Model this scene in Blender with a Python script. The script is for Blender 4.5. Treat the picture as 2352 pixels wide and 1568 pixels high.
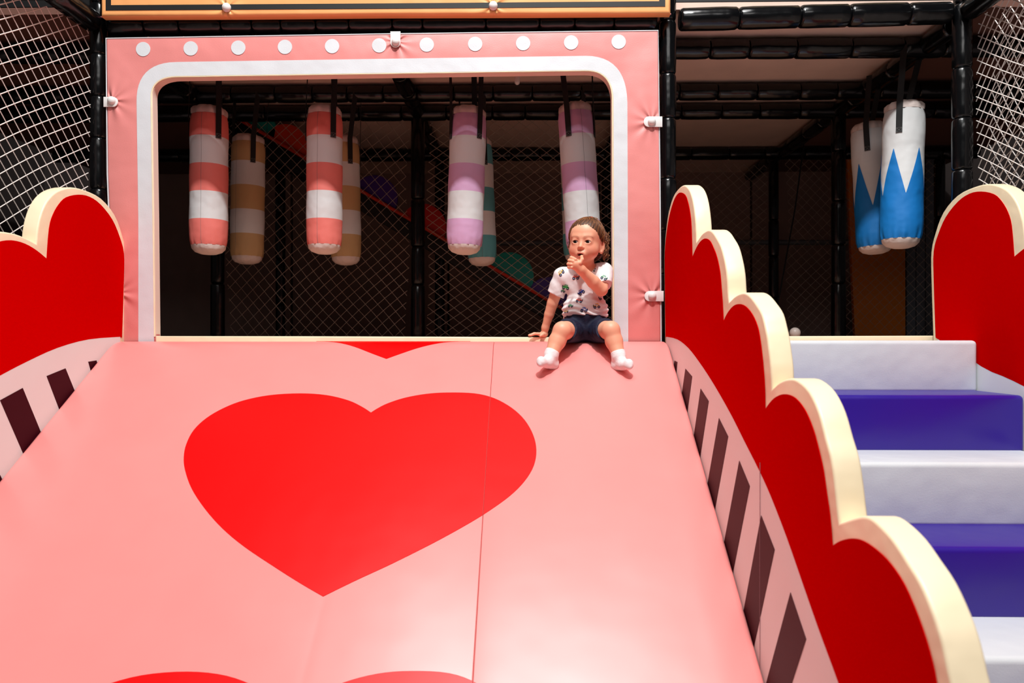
import bpy, bmesh, math, random
import numpy as np
from mathutils import Vector, Matrix
from mathutils.bvhtree import BVHTree
random.seed(7); rng = np.random.default_rng(7)
for o in list(bpy.data.objects): bpy.data.objects.remove(o)
SC = bpy.context.scene; COL = SC.collection
R = math.radians
# ------------------------------------------------------------------ camera
P0 = 1.2                       # height of the play deck
FPX, CX, CY = 1700.0, 1176.0, 784.0
YAW = R(1.0)
CAM = np.array([0.0, -3.0, P0])
RIGHT = np.array([math.cos(YAW), math.sin(YAW), 0.0])
FWD = np.array([-math.sin(YAW), math.cos(YAW), 0.0])
UP = np.array([0.0, 0.0, 1.0])
cd = bpy.data.cameras.new('camera'); cam = bpy.data.objects.new('camera', cd); COL.objects.link(cam)
cam.location = CAM; cam.rotation_euler = (R(90), 0, YAW)
cd.sensor_width = 36; cd.lens = FPX / 2352 * 36; cd.clip_start = 0.02
cd.dof.use_dof = True; cd.dof.focus_distance = 2.95; cd.dof.aperture_fstop = 4.0
SC.camera = cam
# ------------------------------------------------------------------ light
vs = SC.view_settings
vs.view_transform = 'Standard'; vs.look = 'None'; vs.gamma = 1; vs.use_curve_mapping = False
vs.exposure = -0.15
w = bpy.data.worlds.new('hall_ambient'); SC.world = w; w.use_nodes = True
bg = w.node_tree.nodes['Background']; bg.inputs[0].default_value = (1.0, 0.93, 0.9, 1); bg.inputs[1].default_value = 0.05
def lamp(name, loc, target, size, power, col=(1, 1, 1)):
    ld = bpy.data.lights.new(name, 'AREA'); ld.shape = 'RECTANGLE'; ld.size, ld.size_y = size
    ld.energy = power; ld.color = col
    o = bpy.data.objects.new(name, ld); COL.objects.link(o); o.location = loc
    o.rotation_euler = (Vector(target) - Vector(loc)).to_track_quat('-Z', 'Y').to_euler()
    return o
lamp('hall_key_light', (0.2, -2.9, 5.9), (0.1, 0.0, 1.0), (0.24, 0.2), 265, (0.97, 1.0, 0.985))
lamp('hall_ceiling_light', (0.0, -1.75, 5.6), (0.0, -1.6, 0), (2.6, 1.3), 150, (1, 0.97, 0.96))
lamp('rear_fill_light', (0.3, -6.2, 5.3), (0, 0, 1.4), (4.5, 1.2), 75, (1, 0.97, 0.95))  # soft fill added behind the camera to brighten fronts and interior

# ------------------------------------------------------------------ helpers
def U(px, py, Y):              # photo point -> world point on the plane y = Y
    d = RIGHT * ((px - CX) / FPX) + FWD + UP * ((CY - py) / FPX)
    return CAM + d * ((Y - CAM[1]) / d[1])
def UX(px, py, X):             # photo point -> world point on the plane x = X
    d = RIGHT * ((px - CX) / FPX) + FWD + UP * ((CY - py) / FPX)
    return CAM + d * ((X - CAM[0]) / d[0])
SLOPE = 0.679
def US(px, py):                # photo point -> world point on the slide plane
    d = RIGHT * ((px - CX) / FPX) + FWD + UP * ((CY - py) / FPX)
    # z = P0 + SLOPE*y
    t = (P0 + SLOPE * CAM[1] - CAM[2]) / (d[2] - SLOPE * d[1])
    return CAM + d * t
def lin(c):
    return tuple(((v / 255) / 12.92 if v / 255 <= 0.04045 else ((v / 255 + 0.055) / 1.055) ** 2.4) for v in c)

MATS = {}
def mat(name, rgb, rough=0.5, bump=0.0, bscale=60.0, wav=0.0, wscale=4.0, var=0.0, spec=0.5, metal=0.0, coat=0.0, attr=None, sss=0.0, fiber=False):
    if name in MATS: return MATS[name]
    m = bpy.data.materials.new(name); m.use_nodes = True; MATS[name] = m
    nt = m.node_tree; N = nt.nodes; L = nt.links; b = N['Principled BSDF']
    c = (*lin(rgb), 1)
    b.inputs['Base Color'].default_value = c; b.inputs['Roughness'].default_value = rough
    b.inputs['Metallic'].default_value = metal; b.inputs['Specular IOR Level'].default_value = spec
    if coat: b.inputs['Coat Weight'].default_value = coat; b.inputs['Coat Roughness'].default_value = 0.15
    if sss:
        b.inputs['Subsurface Weight'].default_value = sss
        b.inputs['Subsurface Radius'].default_value = (0.012, 0.005, 0.003); b.inputs['Subsurface Scale'].default_value = 0.5
    tc = N.new('ShaderNodeTexCoord'); geo = N.new('ShaderNodeNewGeometry')
    src = None
    if attr:
        a = N.new('ShaderNodeAttribute'); a.attribute_name = attr; src = a.outputs['Color']; L.new(src, b.inputs['Base Color'])
    if var:
        n = N.new('ShaderNodeTexNoise'); n.inputs['Scale'].default_value = 6; n.inputs['Detail'].default_value = 4
        L.new(geo.outputs['Position'], n.inputs['Vector'])
        hs = N.new('ShaderNodeHueSaturation'); mr = N.new('ShaderNodeMapRange')
        mr.inputs['From Min'].default_value = 0.3; mr.inputs['From Max'].default_value = 0.7
        mr.inputs['To Min'].default_value = 1 - var; mr.inputs['To Max'].default_value = 1 + var
        L.new(n.outputs['Fac'], mr.inputs['Value']); L.new(mr.outputs['Result'], hs.inputs['Value'])
        if src: L.new(src, hs.inputs['Color'])
        else: hs.inputs['Color'].default_value = c
        L.new(hs.outputs['Color'], b.inputs['Base Color'])
    last = None
    if wav:
        n = N.new('ShaderNodeTexNoise'); n.inputs['Scale'].default_value = wscale; n.inputs['Detail'].default_value = 2
        L.new(geo.outputs['Position'], n.inputs['Vector'])
        bp = N.new('ShaderNodeBump'); bp.inputs['Strength'].default_value = 1.0; bp.inputs['Distance'].default_value = wav
        L.new(n.outputs['Fac'], bp.inputs['Height']); last = bp
    if bump:
        n = N.new('ShaderNodeTexNoise'); n.inputs['Scale'].default_value = bscale; n.inputs['Detail'].default_value = 3
        L.new(geo.outputs['Position'], n.inputs['Vector'])
        bp = N.new('ShaderNodeBump'); bp.inputs['Strength'].default_value = 1.0; bp.inputs['Distance'].default_value = bump
        L.new(n.outputs['Fac'], bp.inputs['Height'])
        if last: L.new(last.outputs['Normal'], bp.inputs['Normal'])
        last = bp
    if last: L.new(last.outputs['Normal'], b.inputs['Normal'])
    return m

M_PINK_S = mat('slide_pink_vinyl', (249, 148, 144), 0.3, wav=0.004, wscale=3, var=0.02, spec=.65)
M_RED_S = mat('slide_red_vinyl', (238, 0, 4), 0.33, wav=0.004, wscale=3, var=0.03, spec=.35)
M_PINK = mat('panel_pink_vinyl', (230, 140, 136), 0.5, bump=0.0004, bscale=250, wav=0.010, wscale=5)
M_WHITE = mat('white_vinyl', (218, 221, 225), 0.42, bump=0.0003, bscale=250, wav=0.008, wscale=6)
M_RED = mat('wall_red_vinyl', (205, 0, 1), 0.36, bump=0.0002, bscale=300, wav=0.004, wscale=3, spec=.0)
M_CREAM = mat('cream_vinyl', (252, 232, 196), 0.42, wav=0.006, wscale=9)
M_BANDW = mat('band_white_vinyl', (232, 234, 232), 0.42, wav=0.003, wscale=4)
M_STRIPE = mat('stripe_dark_vinyl', (62, 12, 24), 0.42, spec=.05)
M_BLACK = mat('black_pole_vinyl', (8, 9, 11), 0.2, wav=0.006, wscale=9)
M_BLACKM = mat('black_matte', (9, 8, 9), 0.6)
M_STRAP = mat('black_strap_webbing', (12, 11, 12), 0.7, bump=0.0005, bscale=800)
M_ORANGE = mat('orange_vinyl', (252, 178, 112), 0.45, wav=0.01, wscale=6)
M_PURPLE = mat('purple_vinyl', (44, 16, 140), 0.36, wav=0.006, wscale=5)
M_PLASTIC = mat('white_plastic', (235, 232, 230), 0.3)
M_NETW = mat('white_net_cord', (226, 216, 210), 0.7)
M_NETB = mat('tan_net_cord', (176, 156, 142), 0.8)
M_CEIL = mat('deck_underside', (226, 196, 180), 0.8, var=0.05)
M_DARK = mat('dark_wall_paint', (52, 42, 40), 0.8, var=0.1)
M_FLOOR = mat('hall_floor_mat', (150, 130, 128), 0.6, var=0.08)
M_DECK_BOUNCE = mat('bounce_tuned_carpet', (206, 158, 132), 0.9)

def kindof(o, label=None, cat=None, group=None, kind=None):
    if label: o['label'] = label
    if cat: o['category'] = cat
    if group: o['group'] = group
    if kind: o['kind'] = kind
    return o
def thing(name, label, cat, loc=(0, 0, 0), group=None, kind=None):
    o = bpy.data.objects.new(name, None); COL.objects.link(o); o.location = Vector([float(v) for v in loc]); o.empty_display_size = 0.05
    return kindof(o, label, cat, group, kind)
def wloc(o):
    v = Vector(o.location)
    return v + wloc(o.parent) if o.parent else v
def link(name, me, m, parent=None):
    o = bpy.data.objects.new(name, me); COL.objects.link(o)
    for mm in (m if isinstance(m, (list, tuple)) else [m]): me.materials.append(mm)
    if parent is not None:
        o.parent = parent; me.transform(Matrix.Translation(-wloc(parent)))
    return o
def finish(me, smooth=True, ang=40):
    if smooth:
        for p in me.polygons: p.use_smooth = True
        me.set_sharp_from_angle(angle=R(ang))
def from_bm(name, bm, m, parent=None, smooth=True, ang=40):
    bmesh.ops.recalc_face_normals(bm, faces=bm.faces)
    me = bpy.data.meshes.new(name); bm.to_mesh(me); bm.free(); finish(me, smooth, ang)
    return link(name, me, m, parent)
def build(name, V, F, m, parent=None, smooth=True, ang=40, recalc=True):
    me = bpy.data.meshes.new(name)
    me.from_pydata([tuple(map(float, v)) for v in V], [], [tuple(int(i) for i in f) for f in F]); me.update()
    if recalc:
        bm = bmesh.new(); bm.from_mesh(me); bmesh.ops.recalc_face_normals(bm, faces=bm.faces); bm.to_mesh(me); bm.free()
    finish(me, smooth, ang)
    return link(name, me, m, parent)
def prism(name, pts, vec, m, parent=None, bevel=0.0, seg=3, ang=35, smooth=True):
    """closed outline in 3D, extruded along vec; both rims bevelled"""
    bm = bmesh.new(); vec = Vector([float(v) for v in vec])
    vs_ = [bm.verts.new([float(c) for c in p]) for p in pts]; f = bm.faces.new(vs_)
    r = bmesh.ops.extrude_face_region(bm, geom=[f])
    nv = [g for g in r['geom'] if isinstance(g, bmesh.types.BMVert)]
    bmesh.ops.translate(bm, verts=nv, vec=vec)
    n = len(pts); big = [f for f in bm.faces if len(f.verts) == n and n > 4] or [f for f in bm.faces]
    if bevel:
        if n > 4:
            es = list({e for f in big for e in f.edges})
        else: es = list(bm.edges)
        bmesh.ops.bevel(bm, geom=es, offset=bevel, segments=seg, profile=0.5, affect='EDGES', clamp_overlap=True)
    bmesh.ops.triangulate(bm, faces=[f for f in bm.faces if len(f.verts) > 4])
    return from_bm(name, bm, m, parent, smooth, ang)
def box(name, lo, hi, m, parent=None, bevel=0.0, seg=3):
    x0, y0, z0 = lo; x1, y1, z1 = hi
    return prism(name, [(x0, y0, z0), (x1, y0, z0), (x1, y1, z0), (x0, y1, z0)], (0, 0, z1 - z0), m, parent, bevel, seg)
def smoothpoly(pts, n=4, closed=False):
    """Catmull-Rom through 2D/3D points"""
    P = [np.array(p, float) for p in pts]; out = []; N = len(P)
    rngN = N if closed else N - 1
    for i in range(rngN):
        p1, p2 = P[i], P[(i + 1) % N]
        p0 = P[i - 1] if (i > 0 or closed) else p1; p3 = P[(i + 2) % N] if (i + 2 < N or closed) else p2
        for k in range(n):
            t = k / n
            out.append(0.5 * ((2 * p1) + (-p0 + p2) * t + (2 * p0 - 5 * p1 + 4 * p2 - p3) * t * t + (-p0 + 3 * p1 - 3 * p2 + p3) * t ** 3))
    if not closed: out.append(P[-1])
    return out
def frame_of(d):
    d = d / np.linalg.norm(d); a = np.array([0, 0, 1.0]) if abs(d[2]) < 0.9 else np.array([1.0, 0, 0])
    u = np.cross(d, a); u /= np.linalg.norm(u); v = np.cross(d, u); return u, v
def tube_mesh(path, rad, sides=6, V=None, F=None, cap=True):
    if V is None: V, F = [], []
    P = np.array(path, float); n = len(P); base = len(V)
    rad = np.full(n, rad) if np.isscalar(rad) else rad
    u = None
    for i in range(n):
        d = P[min(i + 1, n - 1)] - P[max(i - 1, 0)]; d /= np.linalg.norm(d) + 1e-12
        if u is None: u, v = frame_of(d)
        else:
            u = u - d * np.dot(u, d); u /= np.linalg.norm(u) + 1e-12; v = np.cross(d, u)
        for k in range(sides):
            a = 2 * math.pi * k / sides; V.append(P[i] + rad[i] * (math.cos(a) * u + math.sin(a) * v))
    for i in range(n - 1):
        for k in range(sides):
            a, b = base + i * sides + k, base + i * sides + (k + 1) % sides
            F.append((a, b, b + sides, a + sides))
    if cap:
        F.append(tuple(base + k for k in range(sides))[::-1]); F.append(tuple(base + (n - 1) * sides + k for k in range(sides)))
    return V, F
def lathe(profile, axis_p, axis_d, sides=24, V=None, F=None, mod=None):
    """profile: list of (radius, distance along axis)"""
    if V is None: V, F = [], []
    d = np.array(axis_d, float); d /= np.linalg.norm(d); u, v = frame_of(d); base = len(V); p = np.array(axis_p, float)
    for r, h in profile:
        for k in range(sides):
            a = 2 * math.pi * k / sides; rr = r * (mod(a, h) if mod else 1)
            V.append(p + d * h + rr * (math.cos(a) * u + math.sin(a) * v))
    for i in range(len(profile) - 1):
        for k in range(sides):
            a, b = base + i * sides + k, base + i * sides + (k + 1) % sides
            F.append((a, b, b + sides, a + sides))
    F.append(tuple(base + k for k in range(sides))[::-1]); F.append(tuple(base + (len(profile) - 1) * sides + k for k in range(sides)))
    return V, F

# ------------------------------------------------------------------ hall shell
def struct(name, lo, hi, m): return kindof(box(name, lo, hi, m), kind='structure')
struct('floor', (-4.2, -7, -0.1), (4.6, 4.2, 0), M_FLOOR)
struct('wall_back', (-4.2, 3.4, 0), (4.6, 3.5, 6.4), M_DARK)
struct('wall_left', (-4.3, -7, 0), (-4.2, 3.5, 6.4), M_DARK)
struct('wall_right', (4.6, -7, 0), (4.7, 3.5, 6.4), M_DARK)
mh = mat('hall_ceiling_paint', (120, 112, 110), 0.9)
struct('ceiling', (-4.3, -7, 6.4), (4.7, 3.5, 6.5), mh)
HC = P0 + 1.43                 # underside of the upper deck
POLE_R, BEAM_R, BH = 0.036, 0.047, P0 + 1.375
XL, XM, XR = -1.86, 0.615, 1.87
dk = thing('play_deck', 'carpeted deck floor behind the slide and the stairs, bright at the front for bounce light', 'deck', (0, 1.8, 0), kind='structure')
box('deck_base', (-3.6, 0.17, 0.0), (3.4, 3.3, P0 - 0.04), M_BLACKM, dk)
box('bounce_tuned_carpet', (XL, 0.17, P0 - 0.04), (XR, 1.35, P0 - 0.012), M_DECK_BOUNCE, dk)  # unseen carpet, bright here only to bounce light onto the boards above
M_DECK_LOWBOUNCE = mat('low_bounce_carpet', (44, 36, 36), 0.9)  # darkened carpet tone to cut bounce light at the sides and back
box('bounce_tuned_carpet', (XL, 1.352, P0 - 0.04), (XR, 3.3, P0 - 0.012), M_DECK_LOWBOUNCE, dk)
box('bounce_tuned_carpet', (-3.6, 0.17, P0 - 0.04), (XL - .002, 3.3, P0 - 0.012), M_DECK_LOWBOUNCE, dk)
box('bounce_tuned_carpet', (XR + .002, 0.17, P0 - 0.04), (3.4, 3.3, P0 - 0.012), M_DECK_LOWBOUNCE, dk)
up = thing('upper_deck', 'pale board underside of the upper deck above the hanging bags', 'deck', (0, 1.8, HC), kind='structure')
k = 0
xs = [-3.6, -1.86, -0.645, XM, 1.87, 3.4]; ys = [0.2, 0.52, 1.1, 1.45, 2.5, 3.35]
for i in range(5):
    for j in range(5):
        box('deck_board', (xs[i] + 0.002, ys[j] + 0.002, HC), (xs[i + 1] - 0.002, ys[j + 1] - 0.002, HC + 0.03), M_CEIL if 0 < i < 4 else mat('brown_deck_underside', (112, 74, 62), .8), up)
box('deck_top', (-3.6, 0.2, HC + 0.032), (3.4, 3.35, HC + 0.06), M_BLACKM, up)

# ------------------------------------------------------------------ padded black frame
def padded(name, A, B, r, label, seg=0.23, jitter=0.25, sides=18, cat='pole', group='black padded poles of the play frame', joined=False):
    A = np.array(A, float); B = np.array(B, float); L_ = np.linalg.norm(B - A); d = (B - A) / L_
    root = thing(name, label, cat, A if A[2] <= B[2] else B, group)
    cuts = [0.0]
    while cuts[-1] < L_ - seg * 0.6: cuts.append(cuts[-1] + seg * (1 + random.uniform(-jitter, jitter)))
    cuts[-1] = L_
    for a, b in zip(cuts[:-1], cuts[1:]):
        if b - a < 0.02: continue
        l = b - a; rr = r * random.uniform(0.96, 1.03); ph = random.uniform(0, 6.3)
        prof = [(rr * 0.78, 0), (rr * 0.9, 0.004), (rr * 0.98, 0.012)] + [(rr * (1.0 + 0.015 * math.sin(4 * t + ph)), 0.012 + (l - 0.024) * t) for t in (0.2, 0.4, 0.6, 0.8)] + [(rr * 0.98, l - 0.012), (rr * 0.9, l - 0.004), (rr * 0.78, l)]
        V, F = lathe(prof, A + d * a, d, sides)
        build('foam_sleeve', V, F, M_BLACK, root, ang=60)
    V, F = lathe([(r * 0.7, 0), (r * 0.7, L_)], A, d, 10); build('steel_core', V, F, M_BLACKM, root)
    return root
G1 = 'upright poles of the play frame'; G2 = 'horizontal bars of the play frame'
padded('padded_pole', (XL, 0.2, 0), (XL, 0.2, P0 + 2.0), POLE_R, 'glossy black padded upright pole at the left side of the pink panel', group=G1)
padded('padded_pole', (XM, 0.2, 0), (XM, 0.2, P0 + 2.0), POLE_R, 'glossy black padded upright pole between the pink panel and the stair opening', group=G1)
padded('padded_pole', (XR, 0.2, 0), (XR, 0.2, P0 + 2.0), POLE_R + 0.004, 'black padded upright pole right of the stair opening beside the white net', group=G1)
padded('padded_beam', (XL + .05, 0.2, BH), (XM - .05, 0.2, BH), BEAM_R, 'black padded beam above the pink panel and below the orange panel', 0.21, 0.4, cat='beam', group=G2)
padded('padded_beam', (XL + .05, 0.195, P0 + 1.275), (XM - .05, 0.195, P0 + 1.295), 0.036, 'added black padded beam hidden behind the top edge of the pink panel to block light', 0.22, 0.3, cat='beam', group=G2)  # unseen beam added to stop light slipping over the panel onto the bags
padded('padded_beam', (XM + .05, 0.2, BH + .01), (XR - .05, 0.2, BH + 0.03), BEAM_R, 'glossy black padded beam over the stair opening', 0.24, 0.15, cat='beam', group=G2)
padded('padded_beam', (XL, 0.15, BH), (XL, -2.2, BH), BEAM_R, 'black padded beam over the left net, coming towards the viewer', cat='beam', group=G2)
padded('padded_beam', (XR, 0.15, BH + .02), (XR, -2.2, BH + .02), BEAM_R, 'black padded beam over the right net, coming towards the viewer', cat='beam', group=G2)
yl = {0.5: 'first', 1.1: 'second', 1.45: 'third', 2.45: 'fourth'}
for y, nm in yl.items():
    padded('padded_beam', (-3.5, y, BH), (XM + 0.0, y, BH), BEAM_R, f'{nm} black cross beam under the deck behind the pink panel', 0.24, cat='beam', group=G2, sides=12)
    padded('padded_beam', (XM + 0.02, y, BH), (3.3, y, BH), BEAM_R, f'{nm} black cross beam under the deck above the stair opening', 0.24, cat='beam', group=G2, sides=12)
for x, nm in ((XL, 'far left behind the pink panel'), (-0.645, 'in the middle behind the pink panel'), (XM, 'above the child, running back'), (XR, 'beside the blue spiked bags, running back')):
    padded('padded_beam', (x, 0.27, BH + .005), (x, 3.2, BH + .005), BEAM_R, f'black beam under the deck {nm}', 0.24, cat='beam', group=G2, sides=12)
for x, y, nm in ((XL, 1.45, 'at the left edge of the tan net'), (-0.645, 1.45, 'standing in the middle of the tan net'), (XM, 1.45, 'at the right end of the tan net behind the child'),
                 (XR, 1.45, 'just left of the dim orange board'), (XR, 2.6, 'in the far net behind the stairs'), (XM, 2.6, 'at the far corner hidden behind the scalloped wall'), (3.05, 2.5, 'right of the dim grey board'), (-0.645, 2.6, 'far behind the tan net near the sloping rail'), (XL, 2.6, 'in the far dark corner on the left')):
    padded('padded_pole', (x, y, P0 - 0.02), (x, y, BH - 0.03), POLE_R * (1.15 if y < 2 else 1.05), f'dark padded pole {nm}', 0.3, group=G1, sides=12)

# ------------------------------------------------------------------ the slide
XS0, XS1 = -1.6905, 0.5805
def zprof(y):                  # slide surface height over y
    yb = 0.05                  # blend half-width
    if y > yb: return P0
    if y < -yb: return P0 + SLOPE * y
    t = (y + yb) / (2 * yb); return P0 - SLOPE * yb + SLOPE * 2 * yb * (t - t * t / 2)
def nprof(y):
    e = 1e-3; s = (zprof(y + e) - zprof(y - e)) / (2 * e); l = math.hypot(1, s); return np.array([0, -s / l, 1 / l])
slide = thing('foam_slide', 'wide pink padded slide with red hearts below the panel window', 'slide', (-0.55, -0.9, 0))
def slide_pad(x0, x1, e0, e1, fold=None):
    ysn = [0.083, 0.07, 0.06] + list(np.linspace(0.05, -0.06, 12)) + list(np.linspace(-0.12, -1.64, 40)) + [-1.66, -1.675]
    st = [(x0, 1.0), (x0 + e0 * .08, .62), (x0 + e0 * .3, .28), (x0 + e0 * .6, .07), (x0 + e0, 0)]
    st += [(x, 0) for x in np.linspace(x0 + e0, x1 - e1, 8)[1:-1]]
    st += [(x1 - e1, 0), (x1 - e1 * .6, .07), (x1 - e1 * .3, .28), (x1 - e1 * .08, .62), (x1, 1.0)]
    if fold: st = sorted([q for q in st if abs(q[0] - fold) > .05] + [(fold - .03, 0), (fold - .006, .05), (fold, .12), (fold + .006, .05), (fold + .03, 0)])
    V = []; F = []; n = len(st); ny = len(ysn)
    for j, y in enumerate(ysn):
        nn = nprof(y); base = np.array([0, y, zprof(y)])
        for x, dp in st:
            e = e0 if x < (x0 + x1) / 2 else e1
            V.append(base + np.array([x, 0, 0]) - nn * dp * e)
    for j, y in enumerate(ysn):
        nn = nprof(y); base = np.array([0, y, zprof(y)])
        V.append(base + np.array([x0, 0, 0]) - nn * 0.09); V.append(base + np.array([x1, 0, 0]) - nn * 0.09)
    for j in range(ny - 1):
        for i in range(n - 1): F.append((j * n + i, j * n + i + 1, (j + 1) * n + i + 1, (j + 1) * n + i))
        a = ny * n + 2 * j; F.append((a, a + 1, a + 3, a + 2))
        F.append((j * n, (j + 1) * n, a + 2, a)); F.append((j * n + n - 1, a + 1, a + 3, (j + 1) * n + n - 1))
    a = ny * n; F.append(tuple(range(n)) + (a + 1, a)); a += 2 * (ny - 1); F.append(tuple((ny - 1) * n + i for i in range(n)) + (a + 1, a))
    return build('slide_pad', V, F, M_PINK_S, slide, ang=50)
SEAM, FOLD = -0.127, -0.54
slide_pad(XS0, SEAM, 0.02, 0.0025, FOLD); slide_pad(SEAM + 0.0010, XS1, 0.0025, 0.02)
prism('slide_base', [(XS0 + .01, 0.08, 0.0), (XS0 + .01, 0.08, P0 - .1), (XS0 + .01, 0, P0 - .12), (XS0 + .01, -1.6, P0 + SLOPE * -1.6 - .09), (XS0 + .01, -1.6, 0)], (XS1 - XS0 - .02, 0, 0), M_PINK_S, slide)
HEART = [(852, 948), (866, 939), (890, 927), (930, 914), (980, 905), (1030, 902), (1090, 904), (1135, 915), (1175, 937), (1205, 965), (1225, 1000), (1232, 1035), (1226, 1070), (1205, 1105), (1170, 1140), (1115, 1179), (1060, 1212), (990, 1250), (900, 1295), (820, 1332), (742, 1370),
         (690, 1340), (630, 1302), (560, 1255), (510, 1213), (470, 1168), (440, 1122), (425, 1080), (422, 1050), (428, 1020), (445, 988), (475, 960), (515, 937), (560, 920), (620, 908), (690, 904), (750, 908), (800, 920), (832, 935)]
hp = [US(*p)[:2] for p in HEART]
tip = 20
hp = smoothpoly(hp[0:tip + 1], 4)[:-1] + smoothpoly(hp[tip:] + [hp[0]], 4)[:-1]
def clipx(poly, x, keep_less):
    out = []
    for i in range(len(poly)):
        a, b = poly[i], poly[(i + 1) % len(poly)]
        ia, ib = ((a[0] < x) == keep_less), ((b[0] < x) == keep_less)
        if ia: out.append(a)
        if ia != ib:
            t = (x - a[0]) / (b[0] - a[0]); out.append(a + (b - a) * t)
    return out
def clipy(poly, y):            # keep y < value
    return [np.array([p[1], p[0]]) for p in clipx([np.array([q[1], q[0]]) for q in poly], y, True)]
def heart(dy, lab):
    poly = [np.array([p[0], p[1] + dy]) for p in hp]
    poly = clipy(poly, 0.075)
    if dy < -0.5: poly = [p for p in poly if p[1] > -1.66]
    for piece in (clipx(poly, SEAM - .0004, True), clipx(poly, SEAM + .0014, False)):
        if len(piece) < 3: continue
        bm = bmesh.new()
        vs_ = [bm.verts.new((p[0], p[1], 0)) for p in piece]; bm.faces.new(vs_); bmesh.ops.triangulate(bm, faces=bm.faces[:])
        for yy in (0.06, 0.045, 0.03, 0.015, 0.0, -0.015, -0.03, -0.045, -0.06):
            bmesh.ops.bisect_plane(bm, geom=bm.verts[:] + bm.edges[:] + bm.faces[:], plane_co=(0, yy, 0), plane_no=(0, 1, 0))
        for v in bm.verts: v.co.z = zprof(v.co.y) + 0.0016
        r = bmesh.ops.extrude_face_region(bm, geom=bm.faces[:])
        bmesh.ops.translate(bm, verts=[g for g in r['geom'] if isinstance(g, bmesh.types.BMVert)], vec=(0, 0, -0.0014))
        o = from_bm('heart_print', bm, M_RED_S, slide); o['label'] = lab
heart(0, 'large red heart in the middle of the slide')
heart(0.912, 'tip of the red heart cut by the top edge')
heart(-0.912, 'red heart entering at the bottom of the slide')

# ------------------------------------------------------------------ scalloped side walls (profile in y,z traced on the middle wall)
XW = 0.585
B1 = [(1527, 775), (1525.5, 640), (1525.5, 579), (1529, 534), (1535, 489), (1546, 451), (1559, 432), (1570, 425), (1579, 430), (1586, 442), (1592, 465), (1596, 496), (1598, 525), (1599, 556)]
B2 = [(1599, 556), (1606, 545), (1615, 534), (1627.6, 527.6), (1637, 533), (1645, 545), (1656, 566), (1664, 598), (1669, 630), (1671.5, 671), (1674, 693)]
B3 = [(1674, 693), (1686, 681), (1698, 674), (1710, 672), (1722, 679), (1736, 697), (1749, 719), (1757, 751), (1762, 776), (1769, 831), (1771, 862), (1772, 893)]
B4 = [(1772, 893), (1790, 877), (1811, 869), (1832, 873), (1858, 898), (1879.5, 944), (1895, 1002), (1908.5, 1051.5), (1917, 1109), (1922, 1157), (1927, 1200)]
B5 = [(1927, 1200), (1959, 1189), (1988, 1184.6), (2013, 1199), (2048.5, 1236), (2080, 1284), (2112, 1336), (2143.5, 1410), (2165, 1479), (2183, 1568)]
def yz(p): q = UX(p[0], p[1], XW); return np.array([q[1], q[2]])
def chain(*segs):
    out = []
    for s in segs: out += smoothpoly([yz(p) for p in s], 3)[:-1]
    return out
OUT = chain(B1, B2, B3, B4, B5) + [np.array(v) for v in ((-1.99, P0 - .50), (-2.03, P0 - .66), (-2.04, P0 - .85), (-2.04, 0.0), (0.08, 0.0))]
R1 = [(1529.5, 775), (1528, 640), (1528, 579), (1531.5, 540), (1537.5, 500), (1547, 465), (1556, 447), (1565, 442), (1575, 448), (1581, 464), (1586, 489), (1589, 521), (1591, 591)]
R2 = [(1591, 591), (1599, 572), (1608.5, 556), (1619.6, 547.7), (1631, 552), (1640, 569), (1648, 591), (1654.7, 623), (1658.5, 665), (1661, 700), (1662.7, 738)]
R3 = [(1662.7, 738), (1672, 719), (1685, 703), (1699, 698), (1713.7, 703), (1729.7, 722), (1741, 748), (1747, 776), (1752, 815), (1755, 847), (1758, 888), (1759, 939.6)]
R4 = [(1759, 939.6), (1774, 919.5), (1790, 908), (1808, 905), (1829, 914), (1850.5, 940.6), (1869, 983), (1882, 1030), (1893, 1078), (1900.6, 1131), (1908.5, 1185), (1914, 1253)]
R5 = [(1914, 1253), (1932, 1242), (1959, 1236), (1985, 1241.6), (2017, 1263), (2048, 1294), (2080, 1342), (2112, 1416), (2138, 1495), (2154, 1568), (2160, 1640), (2158, 1720)]
BAND = [(1531, 773), (1556.7, 779), (1582, 798.6), (1608, 832), (1634, 871), (1660, 914.6), (1685.5, 961), (1711, 1012), (1745, 1079), (1773, 1141), (1809, 1234), (1845, 1337), (1881, 1440), (1928, 1568), (1980, 1720)]
band = smoothpoly([yz(p) for p in BAND], 3)
redp = chain(R1, R2, R3, R4, R5) + [yz(R5[-1])] + list(reversed(band))
STR = [[(98, 132), (111, 138), (108, 168), (96, 150)], [(147, 168), (177, 203), (160, 330), (136, 245)], [(215, 257), (251, 313), (219, 522), (190, 430)], [(297, 388), (338, 470), (288, 745), (254, 635)], [(388, 578), (435, 692), (371, 1018), (331, 883)], [(486, 822), (546, 974), (468, 1338), (420, 1178)], [(617, 1165), (687, 1373), (600, 1640), (523, 1515)]]
stripes = []
for s in STR:
    q = [yz((1500 + x / 1.941, 760 + y / 1.941)) for x, y in s]
    e = 0.08 / max(1e-6, np.linalg.norm(q[3] - q[0])); e2 = 0.08 / max(1e-6, np.linalg.norm(q[2] - q[1]))
    stripes.append([q[0], q[1], q[2] + (q[2] - q[1]) * min(e2, 1.5), q[3] + (q[3] - q[0]) * min(e, 1.5)])
def below(poly):               # white band area: curve on top, well under the slide at the bottom
    a = list(poly); lo = [np.array([p[0], max(0.005, P0 + SLOPE * (p[0]) - 0.16)]) for p in reversed(a)]
    return a + lo
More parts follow.
